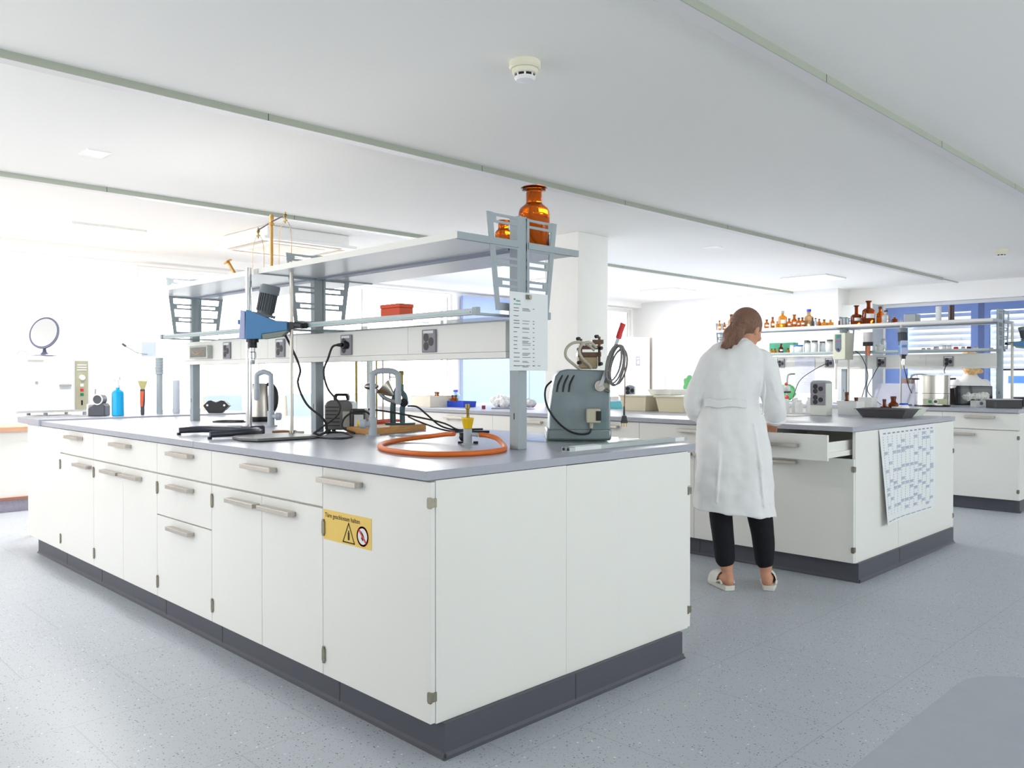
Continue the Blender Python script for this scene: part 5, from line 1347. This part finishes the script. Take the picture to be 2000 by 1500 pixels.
MB().box((-.125, -.07, .0), (.115, .09, .075)).build('body', BLACK, bk, local=True, smooth=False, bevel=.004)
MB().box((-.125, -.07, .0755), (.115, .09, .084)).build('top_plate', mat('top_pale', (196, 200, 206), .5), bk, local=True, smooth=False)
MB().box((-.06, -.06, .0845), (.03, .0, .086)).build('note', mat('note_lime', (190, 200, 70), .6), bk, local=True, smooth=False)
bk2 = tag(MB().box((-.07, -.05, 0), (.12, .12, .09)).build('black_case', BLACK, loc=(8.98, 2.13, Z + .0005), rz=CR, local=True, smooth=False, bevel=.004), 'black case behind the instrument box at the picture edge', 'case')
s6 = thing('stand', 'white rod stand beside the grey end post at the picture edge', 'lab stand', (9.0, 2.28, Z), 0)
MB().cyl((8.96, 2.25, .91), (8.96, 2.25, 1.70), .012).build('rod', mat('rod_white', (222, 220, 208)), s6)
MB().box((8.93, 2.18, .9005), (9.09, 2.36, .910)).build('base_plate', GREYM, s6, smooth=False)
st3 = stirrer((8.96, 2.25, 1.50), 'dark blue stirrer at the right picture edge', s=.8)
st3.rotation_euler[2] = CR + PI * .8
# sheet hanging from the panel
hsn = thing('notice_sheet', 'white printed sheet hanging from the far socket panel', 'paper', (8.79, 4.25, 1.2))
MB().box((8.798, 4.13, 1.00), (8.7995, 4.36, 1.40)).build('sheet', mat('paper_cool', (226, 228, 240), .8), hsn, smooth=False)
q = MB()
for i in range(14): q.box((8.7975, 4.16, 1.08 + i * .02), (8.7979, 4.16 + .05 + .02 * ((i * 7) % 5), 1.083 + i * .02))
q.build('print', mat('ink_pale', (196, 200, 212), .9), hsn, smooth=False)
# clutter of the far bench between person and control box
GRN = mat('bag_green', (136, 226, 150), .5, bump=.5, scale=20)
g1 = MB().ball((0, 0, .10), (.14, .08, .10)).build('green_bag', GRN, loc=(9.05, 4.62, Z), rz=CR, local=True)
md = g1.modifiers.new('crumple', 'DISPLACE'); md.texture = bpy.data.textures['crumple']; md.strength = .05
tag(g1, 'green plastic bag on the far bench beside the person arm', 'bag')
fs = thing('clamp_stand', 'grey bent-tube stand with red knobs on the far bench', 'lab stand', (8.85, 4.48, Z), CR)
MB().tube([(0, 0, .0), (0, 0, .26), (.03, 0, .31), (.14, 0, .31)], .012, n=10, smooth=4).build('bent_tube', GREYM, fs, local=True)
MB().ball((-.02, -.02, .20), .018).ball((-.01, -.02, .05), .022).build('red_knob', RED, fs, local=True)
MB().box((-.06, -.05, 0), (.07, .05, .008)).build('base_plate', GREYM, fs, local=True, smooth=False)
vt = thing('valve_block', 'brown and brass valve block behind the socket tower', 'valve', (8.52, 4.0, Z), CR)
MB().box((-.05, -.03, .0), (.05, .03, .06)).build('body', GREYD, vt, local=True, smooth=False, bevel=.004)
MB().cyl((-.03, 0, .06), (-.03, 0, .13), .016).cyl((.02, 0, .06), (.02, 0, .12), .014).tube([(-.03, 0, .10), (.0, 0, .13), (.03, 0, .10)], .007, n=8).build('fittings', BRASSD, vt, local=True)

# ================================================================== background
fr = thing('refrigerator', 'white upright refrigerator with small dark display far behind the machine', 'refrigerator', (11.3, 8.35, 0), CR)
MB().box((-.29, 0, .02), (.16, .55, 1.84)).build('cabinet', WHITE, fr, local=True, smooth=False, bevel=.01)
MB().box((-.29, -.03, .04), (.16, -.0005, 1.83)).build('door', WHITE, fr, local=True, smooth=False, bevel=.02)
MB().box((-.075, -.036, 1.36), (.0, -.0305, 1.52)).build('display', mat('display_grey', (128, 130, 138), .4), fr, local=True, smooth=False)
MB().box((-.06, -.038, 1.47), (-.015, -.0362, 1.485)).box((-.05, -.038, 1.39), (-.02, -.0362, 1.44)).build('display_text', PAPER, fr, local=True, smooth=False)
MB().box((.23, .10, .0), (.25, .5, 1.84)).box((.25, .48, 0), (.5, .5, 1.84)).build('side_screen', mat('screen_pink', (232, 222, 216), .6), fr, local=True, smooth=False)
MB().tube([(-.33, .05, 1.70), (-.33, .05, 1.0), (-.33, .05, .8)], .012, n=8).build('pipe', mat('pipe_grey', (206, 204, 200), .5), fr, local=True)
gs = thing('bag_stand', 'green bag hanging on a short rod left of the person', 'bag stand', (6.20, 4.05, Z), CR)
MB().cyl((0, 0, 0), (0, 0, .20), .006).box((-.04, -.04, 0), (.04, .04, .006)).build('rod', GREYD, gs, local=True)
bgs = MB().ball((.0, -.01, .245), (.036, .026, .060)).ball((-.022, -.01, .20), (.030, .024, .075)).ball((.025, -.01, .235), (.026, .02, .05)).build('bag', GRN, gs, local=True)
md = bgs.modifiers.new('crumple', 'DISPLACE'); md.texture = bpy.data.textures['crumple']; md.strength = .03
tag(MB().lathe([(.022, 0), (.022, .19), (.018, .195)], n=16).build('measuring_tube', MILKY, loc=(6.21, 3.965, Z), local=True), 'white cylinder beside the green bag', 'cylinder')
tag(MB().lathe([(.024, 0), (.024, .29), (.02, .295)], n=16).build('pipe_stub', mat('pipe_pale', (206, 212, 222)), loc=(6.24, 3.84, Z), local=True), 'taller pale grey cylinder behind the person left arm', 'cylinder')


def table(x0, y0, x1, y1, h, label):
    t = thing('table', label, 'table', ((x0 + x1) / 2, (y0 + y1) / 2, 0), 0, 'white tables at the back windows')
    MB().box((x0, y0, h - .03), (x1, y1, h)).build('table_top', MILKY, t, smooth=False, bevel=.003)
    for lx in (x0 + .05, x1 - .05):
        for ly in (y0 + .05, y1 - .05):
            MB().box((lx - .02, ly - .02, 0), (lx + .02, ly + .02, h - .03)).build('leg', MILKY, t, smooth=False)
    return t


table(3.6, 7.3, 5.2, 8.1, .74, 'white table left of the far window chairs')
table(5.25, 7.3, 6.85, 8.1, .74, 'white table right of the far window chairs')
CHB = mat('chair_blue', (172, 192, 222), .5)


def chair(x, y, label):
    c = thing('chair', label, 'chair', (x, y, 0), 0, 'blue chairs at the white tables')
    MB().box((-.22, -.22, .44), (.22, .2, .475)).build('seat', CHB, c, local=True, smooth=False, bevel=.01)
    MB().prism([(.20, .60), (.225, .60), (.265, .98), (.24, .98)], 'x', -.21, .21).build('backrest', CHB, c, local=True, smooth=False)
    for sx in (-.2, .2):
        MB().tube([(sx, -.18, 0), (sx, -.18, .44)], .012, n=8, smooth=0).build('leg', mat('chair_oak', (226, 196, 160), .5), c, local=True)
        MB().prism([(.17, 0), (.20, 0), (.245, .60), (.275, .96), (.25, .96), (.21, .6)], 'x', sx - .0 if sx > 0 else sx - .02, sx + .02 if sx > 0 else sx).build('leg', mat('chair_oak', (226, 196, 160)), c, local=True)
    return c


chair(4.10, 8.35, 'blue-backed chair seen behind the lip-shaped holder'); chair(5.10, 8.4, 'blue-backed chair seen behind the kettle'); chair(5.95, 8.4, 'blue-backed chair right of the thin stand, far behind'); chair(6.75, 8.35, 'blue-backed chair seen behind the dark pump')
# screen at the right edge, desk under it
dk2 = thing('desk', 'white desk under the right-hand window', 'desk', (11.9, 3.0, 0))
MB().box((11.4, 1.9, .72), (12.4, 4.6, .75)).build('desk_top', MILKY, dk2, smooth=False)
for lx, ly in ((11.45, 1.95), (12.35, 1.95), (11.45, 4.55), (12.35, 4.55)): MB().box((lx - .02, ly - .02, 0), (lx + .02, ly + .02, .72)).build('leg', GREYM, dk2, smooth=False)
sn = thing('computer_monitor', 'computer screen with a blue picture at the right picture edge', 'monitor', (11.8, 3.0, .75), 0)
MB().box((11.78, 2.72, .88), (11.81, 3.12, 1.28)).build('bezel', BLACK, sn, smooth=False)
sg = MB().box((11.776, 2.745, .90), (11.7795, 3.10, 1.26)).build('screen', mat('screen_white', (220, 226, 240), .3, emit=(206, 214, 238), estr=.5), sn, smooth=False)
MB().box((11.774, 2.76, 1.10), (11.7755, 3.0, 1.19)).build('picture', mat('screen_blue', (96, 150, 230), .3, emit=(96, 150, 230), estr=.4), sg, smooth=False)
MB().box((11.79, 2.89, .77), (11.82, 2.95, .88)).box((11.72, 2.83, .7505), (11.88, 3.01, .77)).build('monitor_foot', BLACK, sn, smooth=False)
rf_ = thing('folder', 'red and yellow folder beside the screen', 'folder', (11.7, 2.62, .75))
MB().box((11.66, 2.56, .7505), (11.90, 2.64, 1.05)).build('cover', RED, rf_, smooth=False); MB().box((11.655, 2.556, 1.0), (11.905, 2.644, 1.09)).build('label', YEL, rf_, smooth=False)


# ================================================================== people
def fuse(o, vox, it=2, fac=.5):
    r = o.modifiers.new('skin', 'REMESH'); r.mode = 'VOXEL'; r.voxel_size = vox; r.use_smooth_shade = True
    if it:
        s = o.modifiers.new('smooth', 'SMOOTH'); s.iterations = it; s.factor = fac
    return o


def limb(mb, pts, rs, n=16, smooth=6):
    L = len(pts)

    def R(t):
        u = t * (L - 1); i = min(int(u), L - 2); f = u - i
        f = f * f * (3 - 2 * f)
        return rs[i] * (1 - f) + rs[i + 1] * f
    mb.tube(pts, R, n=n, smooth=smooth)
    mb.ball(pts[0], rs[0] * .98, n=n, k=8); mb.ball(pts[-1], rs[-1] * .98, n=n, k=8)
    return mb


def hand(mb, wrist, d, up, thumb_side):
    """palm and five bent fingers; d: pointing direction, up: back of the hand"""
    d = Vector(d).normalized(); up = Vector(up); up = (up - d * up.dot(d)).normalized(); sd = d.cross(up) * thumb_side
    w_ = Vector(wrist)
    for k, off in enumerate((-.028, -.010, .009, .027)):
        a = w_ + d * .01 + sd * off * .6; b = w_ + d * .078 + sd * off
        limb(mb, [a, b], [.014, .012], n=10, smooth=0)
        Lf = (.058, .070, .076, .066)[k]
        p1 = b + d * Lf * .45 - up * .010 + sd * off * .06; p2 = b + d * Lf * .78 - up * .028; p3 = b + d * Lf * .95 - up * .045
        limb(mb, [b, p1, p2, p3], [.0092, .0085, .008, .0068], n=8, smooth=3)
    t0 = w_ + d * .022 + sd * .026; t1 = w_ + d * .055 + sd * .050 - up * .012; t2 = w_ + d * .085 + sd * .052 - up * .026
    limb(mb, [t0, t1, t2], [.013, .0105, .008], n=8, smooth=3)


def head(mb, m, s=1.0):
    mb.ball((0, 0, 0), (.073 * s, .092 * s, .098 * s), n=28, k=18, m=m)
    mb.ball((0, .028, -.045), (.056 * s, .060 * s, .068 * s), n=24, k=14, m=m)             # jaw
    mb.ball((0, .055, -.090), (.024, .022, .018), m=m)                                     # chin
    mb.prism([(.078, .012), (.108, -.022), (.104, -.034), (.070, -.036)], 'x', -.011, .011, m)     # nose
    mb.ball((0, .100, -.027), (.013, .010, .010), m=m)
    mb.ball((0, .083, -.058), (.024, .009, .006), m=m).ball((0, .082, -.069), (.021, .009, .006), m=m)   # lips
    mb.ball((0, .078, .022), (.045, .012, .010), m=m)                                      # brow
    for sx in (-1, 1):
        mb.ball((sx * .074, -.006, -.012), (.009, .018, .030), m=m)                        # ears
        mb.ball((sx * .042, .060, -.030), (.022, .020, .020), m=m)                         # cheeks


pw = thing('person', 'person in white lab coat and black trousers seen from behind, reaching into an open drawer', 'person', (4.2, 2.38, 0), CR)
b = MB()
HM = Matrix.Translation((.022, .035, 1.458)) @ Matrix.Rotation(math.radians(-52), 4, 'Z') @ Matrix.Rotation(math.radians(-26), 4, 'X')
head(b, HM)
limb(b, [(-.045, -.012, 1.30), (-.030, -.002, 1.36), (.004, .022, 1.42)], [.062, .050, .046])
limb(b, [(-.075, .0, .86), (-.08, .01, 1.0), (-.075, .02, 1.15), (-.06, .02, 1.27)], [.125, .105, .125, .105])
limb(b, [(-.20, .015, 1.275), (-.265, .03, 1.02), (-.15, .19, .955), (-.115, .235, .945)], [.045, .036, .026, .022])
limb(b, [(.10, .015, 1.285), (.165, .03, 1.035), (.200, .125, .935), (.207, .150, .918)], [.045, .036, .027, .023])
limb(b, [(-.04, .01, 1.30), (-.20, .015, 1.275)], [.06, .045]); limb(b, [(-.06, .01, 1.30), (.10, .015, 1.285)], [.06, .045])
hand(b, (.207, .150, .918), (.12, .88, -.40), (0, .4, .9), -1)
hand(b, (-.115, .235, .945), (.6, .75, -.1), (0, .1, 1), 1)
limb(b, [(-.14, 0, .84), (-.134, -.008, .43), (-.112, -.016, .20), (-.098, -.016, .085)], [.085, .052, .042, .030])
limb(b, [(-.01, 0, .84), (.080, -.008, .43), (.112, -.016, .20), (.116, -.016, .085)], [.085, .052, .042, .030])
for ax, tx in ((-.098, -.142), (.116, .178)):
    limb(b, [(ax, -.016, .085), (ax * 1.0, -.045, .050)], [.030, .030])
    limb(b, [(ax, -.04, .047), ((ax + tx) / 2, .05, .050), (tx, .13, .040)], [.031, .034, .026])
bd = fuse(b.build('body', SKIN, pw, local=True), .0042, 2, .5)
# eyes and brow on the face
ey = MB()
for sx in (-1, 1): ey.ball((sx * .027, .0835, .002), (.012, .006, .006), m=HM)
ey.build('eye', mat('eye_dark', (60, 44, 38), .3), pw, local=True)
# hair
h = MB()
h.ball((0, -.018, .020), (.083, .098, .098), n=30, k=18, m=HM)
h.ball((0, -.060, .0), (.070, .060, .080), n=24, k=14, m=HM)
limb(h, [(-.020, -.045, 1.495), (-.050, -.080, 1.475), (-.085, -.092, 1.43), (-.112, -.092, 1.385), (-.125, -.088, 1.352)], [.034, .034, .043, .038, .014])
limb(h, [(-.05, -.08, 1.46), (-.070, -.105, 1.42), (-.080, -.11, 1.375)], [.032, .036, .014])
limb(h, [(-.06, -.07, 1.47), (-.11, -.08, 1.43), (-.140, -.085, 1.380)], [.028, .030, .012])
rnd = random.Random(4)
for i in range(34):                                       # curls of the ponytail
    a = rnd.uniform(0, 2 * PI); rr_ = rnd.uniform(.03, .043)
    p0 = Vector((-.055, -.085, 1.475)); pts = []
    for k_ in range(6):
        t = k_ / 5
        c0 = Vector((-.055 - .078 * t, -.085 - .018 * t, 1.482 - .135 * t))
        w_ = rr_ * (1 - .45 * t) + .006
        pts.append(c0 + Vector((math.cos(a + t * 1.2) * w_, math.sin(a + t * 1.2) * w_ * .8, math.sin(t * 9 + i) * .005)))
    h.tube(pts, lambda t: .0085 - .004 * t, n=7, smooth=3)
fuse(h.build('hair', HAIR, pw, local=True), .0032, 0)
MB().tube([(-.050 + .0 * math.cos(a), -.078 + .046 * math.cos(a), 1.487 + .046 * math.sin(a)) for a in [i * PI / 6 for i in range(12)]], .006, n=8, closed=True, smooth=2).build('hair_tie', GREYD, pw, local=True) if False else None
# lab coat
N = 72
prof = [(1.400, -.043, .004, .056, .052), (1.386, -.048, .004, .088, .066), (1.362, -.054, .006, .128, .078), (1.325, -.056, .010, .165, .093), (1.285, -.058, .013, .180, .106),
        (1.22, -.066, .014, .176, .118), (1.14, -.076, .010, .168, .120), (1.06, -.084, .004, .164, .112), (1.02, -.084, .002, .166, .112), (.96, -.080, .0, .180, .120), (.86, -.070, .0, .200, .134),
        (.74, -.062, .0, .207, .140), (.62, -.059, .0, .213, .143), (.52, -.057, .0, .219, .146), (.425, -.055, .0, .224, .148)]
rg = []
for z, cx, cy, a_, b_ in prof:
    f = max(0, min(1, (1.05 - z) / .6)); up_ = max(0, min(1, (1.30 - z) / .2)) * .4
    ring = []
    for i in range(N):
        th = 2 * PI * i / N
        k_ = 1 + .020 * f * math.sin(5 * th + 1.1 + z * 2) + .014 * f * math.sin(9 * th + 2.0 - z * 1.5) + .010 * up_ * math.sin(7 * th + z * 9)
        x = cx + a_ * k_ * math.copysign(abs(math.cos(th)) ** .86, math.cos(th)); y = cy + b_ * k_ * math.copysign(abs(math.sin(th)) ** .86, math.sin(th))
        zz = z + (-.10 * (x + .055) * f ** 2 if z < .8 else 0)
        ring.append((x, y, zz))
    rg.append(ring)
c = MB().rings(rg)
limb(c, [(.085, .012, 1.282), (.128, .016, 1.20), (.155, .022, 1.11), (.176, .030, 1.03), (.194, .068, .980), (.202, .094, .956)], [.074, .070, .066, .064, .058, .052], n=28, smooth=5)
limb(c, [(-.188, .012, 1.268), (-.235, .018, 1.18), (-.262, .024, 1.09), (-.272, .036, 1.01), (-.22, .11, .975), (-.165, .17, .955)], [.070, .064, .062, .062, .056, .050], n=28, smooth=5)
# creases of the sleeves and back
for (p, q, r_) in (((.118, -.05, 1.20), (.16, -.035, 1.08), .010), ((.145, -.040, 1.10), (.21, -.02, 1.01), .010), ((.150, -.03, 1.04), (.235, .05, .985), .009), ((-.225, -.04, 1.17), (-.275, -.03, 1.05), .009),
                   ((-.17, -.112, .93), (-.19, -.13, .50), .009), ((.02, -.118, .93), (.07, -.132, .48), .010), ((-.06, -.122, .70), (-.07, -.145, .45), .008), ((.085, -.085, 1.20), (.07, -.10, .98), .008), ((-.20, -.06, 1.20), (-.20, -.09, .98), .008)):
    limb(c, [p, ((p[0] + q[0]) / 2 + .004, (p[1] + q[1]) / 2 - .003, (p[2] + q[2]) / 2), q], [r_ * .3, r_ * 1.05, r_ * .3], n=10, smooth=4)
co_ = fuse(c.build('lab_coat', COAT, pw, local=True), .0062, 3, .5)
fold = bpy.data.textures.new('cloth_folds', 'CLOUDS'); fold.noise_scale = .11; fold.noise_depth = 1
dm = co_.modifiers.new('folds', 'DISPLACE'); dm.texture = fold; dm.strength = .022; dm.mid_level = .5
# cuff, collar, back belt, pocket
MB().rings([[(.204 + (.055 + w_) * math.cos(t), .097 + (.051 + w_) * math.sin(t), zz + .020 + .22 * math.sin(t) * .06) for t in [i * PI / 12 for i in range(24)]] for w_, zz in ((.0, .955), (.003, .95), (.004, .925), (.001, .912), (-.004, .914))], cap=False).build('cuff', COAT, pw, local=True)
MB().tube([(-.046 + .060 * math.cos(t), .006 + .054 * math.sin(t), 1.399 + .006 * math.sin(t)) for t in [i * PI / 8 for i in range(16)]], .010, n=10, closed=True, smooth=3).build('collar', COAT, pw, local=True)
bl_ = MB(); rows = []
for zz in (1.020, 1.0225, 1.062, 1.0645):
    row = []
    for i in range(15):
        th = -PI / 2 - 1.02 + 1.30 * i / 14
        of = .020 if zz in (1.0225, 1.062) else .008
        row.append((-.084 + (.164 + of) * math.copysign(abs(math.cos(th)) ** .86, math.cos(th)), .002 + (.112 + of) * math.copysign(abs(math.sin(th)) ** .86, math.sin(th)), zz + .004 * math.sin(i * .8)))
    rows.append(row)
V_ = [p for r in rows for p in r]
bl_.add(V_, [(j * 15 + i, j * 15 + i + 1, (j + 1) * 15 + i + 1, (j + 1) * 15 + i) for j in range(3) for i in range(14)]).build('back_belt', COAT, pw, local=True)
tr = MB()
limb(tr, [(-.14, .0, .82), (-.138, -.006, .60), (-.136, -.010, .43), (-.122, -.014, .28), (-.112, -.014, .170)], [.09, .074, .064, .060, .056], n=24)
limb(tr, [(.0, .0, .82), (.045, -.004, .60), (.080, -.010, .43), (.102, -.014, .28), (.110, -.014, .160)], [.09, .078, .070, .062, .053], n=24)
fuse(tr.build('trousers', TROUSER, pw, local=True), .007, 2)
for ax, tx, ln in ((-.098, -.142, 'left'), (.116, .178, 'right')):
    dd = Vector((tx - ax, .19, 0)).normalized(); nn = Vector((dd.y, -dd.x, 0))
    o_ = Vector((ax, -.072, 0))
    outl = [(0, -.030), (-.004, 0), (0, .030), (.03, .036), (.12, .044), (.20, .046), (.245, .028), (.255, 0), (.245, -.030), (.20, -.044), (.12, -.040), (.03, -.036)]
    P2 = lambda s_, e: o_ + dd * s_ * .88 + nn * e * .92
    sh = MB()
    r0 = [(*P2(s_, e).xy, .001) for s_, e in outl]; r1 = [(*P2(s_ * 1.01 - .002, e * 1.04).xy, .028 if s_ < .15 else .022) for s_, e in outl]
    sh.rings([r0, r1]).build('clog_sole', SHOE, pw, local=True, bevel=.003)
    up2 = MB(); RR = []
    for s_, w_, hh in ((.10, .043, .066), (.14, .046, .072), (.18, .046, .064), (.22, .040, .050), (.248, .022, .036)):
        RR.append([(*P2(s_ + (.02 if t in (0, PI) else 0) * 0, w_ * math.cos(t)).xy, .024 + (hh) * max(0, math.sin(t))) for t in [i * PI / 10 for i in range(11)]])
    up2.rings(RR, cap=False).build('clog_upper', SHOE, pw, local=True)
    MB().tube([(*P2(.10, .045).xy, .032), (*P2(.05, .044).xy, .050), (*P2(.03, .040).xy, .034)], .006, n=8, smooth=3).tube([(*P2(.10, -.045).xy, .032), (*P2(.05, -.044).xy, .050), (*P2(.03, -.040).xy, .034)], .006, n=8, smooth=3).build('clog_strap', SHOE, pw, local=True)

# seated person by the window, seen from behind
p2_ = thing('person', 'seated person with curly blond hair in a white coat behind the far bench', 'person', (10.85, 3.17, 0), CR)
b2 = MB(); H2 = Matrix.Translation((0, .02, 1.33)) @ Matrix.Rotation(math.radians(-10), 4, 'X')
head(b2, H2)
limb(b2, [(0, 0, 1.02), (0, .01, 1.24)], [.05, .05])
limb(b2, [(0, 0, .57), (0, 0, .8), (0, 0, 1.03)], [.15, .13, .10])
for sx in (-1, 1):
    limb(b2, [(0, 0, 1.06), (sx * .16, 0, 1.08), (sx * .20, .08, .84), (sx * .14, .28, .80)], [.07, .05, .04, .028])
    hand(b2, (sx * .14, .29, .80), (-.1 * sx, 1, -.05), (0, 0, 1), -sx)
    limb(b2, [(sx * .09, .0, .52), (sx * .12, .42, .50), (sx * .12, .44, .09), (sx * .12, .54, .04)], [.085, .06, .04, .03])
fuse(b2.build('body', SKIN, p2_, local=True), .006, 2)
h2 = MB(); rnd = random.Random(8)
h2.ball((0, -.015, .02), (.095, .105, .105), m=H2)
h2.ball((0, -.055, -.065), (.095, .06, .075), m=H2)
for i in range(26): h2.ball((rnd.uniform(-.085, .085), -.10 + abs(rnd.uniform(-.03, .03)), rnd.uniform(-.13, 0)), rnd.uniform(.018, .028), n=10, k=7, m=H2)
for i in range(60):
    a, e_ = rnd.uniform(0, 2 * PI), rnd.uniform(-.5, 1.4)
    x, y, z = math.cos(a) * math.cos(e_) * .10, math.sin(a) * math.cos(e_) * .11 - .02, math.sin(e_) * .11 + .02
    if y > .06 and z < .06: continue
    h2.ball((x, y, z), rnd.uniform(.022, .034), n=10, k=7, m=H2)
fuse(h2.build('hair', mat('blond_hair', (226, 186, 128), .6, var=.3, scale=40, bump=.5), p2_, local=True), .006, 1)
c3 = MB()
c3.rings([[(a_ * math.cos(t), cy + b_ * math.sin(t), z) for t in [i * PI / 16 for i in range(32)]] for z, a_, b_, cy in ((1.215, .066, .066, 0), (1.175, .10, .085, 0), (1.12, .185, .105, 0), (1.0, .20, .13, 0), (.8, .19, .14, 0), (.5, .22, .17, 0), (.42, .22, .18, .02))])
for sx in (-1, 1):
    limb(c3, [(sx * .17, 0, 1.085), (sx * .225, .06, .86), (sx * .16, .24, .81)], [.072, .065, .05], n=20)
fuse(c3.build('lab_coat', COAT, p2_, local=True), .008, 3)
tr2 = MB()
for sx in (-1, 1): limb(tr2, [(sx * .09, .0, .50), (sx * .12, .42, .50), (sx * .12, .44, .12)], [.10, .075, .055], n=18)
fuse(tr2.build('trousers', TROUSER, p2_, local=True), .009, 2)
st_ = thing('office_stool', 'dark stool under the seated person', 'stool', (10.85, 3.17, 0), CR)
MB().lathe([(.17, .36), (.19, .37), (.19, .405), (.17, .415)], n=28).build('seat', GREYD, st_, local=True)
MB().cyl((0, 0, .03), (0, 0, .36), .025).build('column', CHROME, st_, local=True)
MB().lathe([(.20, 0), (.20, .012), (.03, .03)], n=28).build('foot_plate', CHROME, st_, local=True)
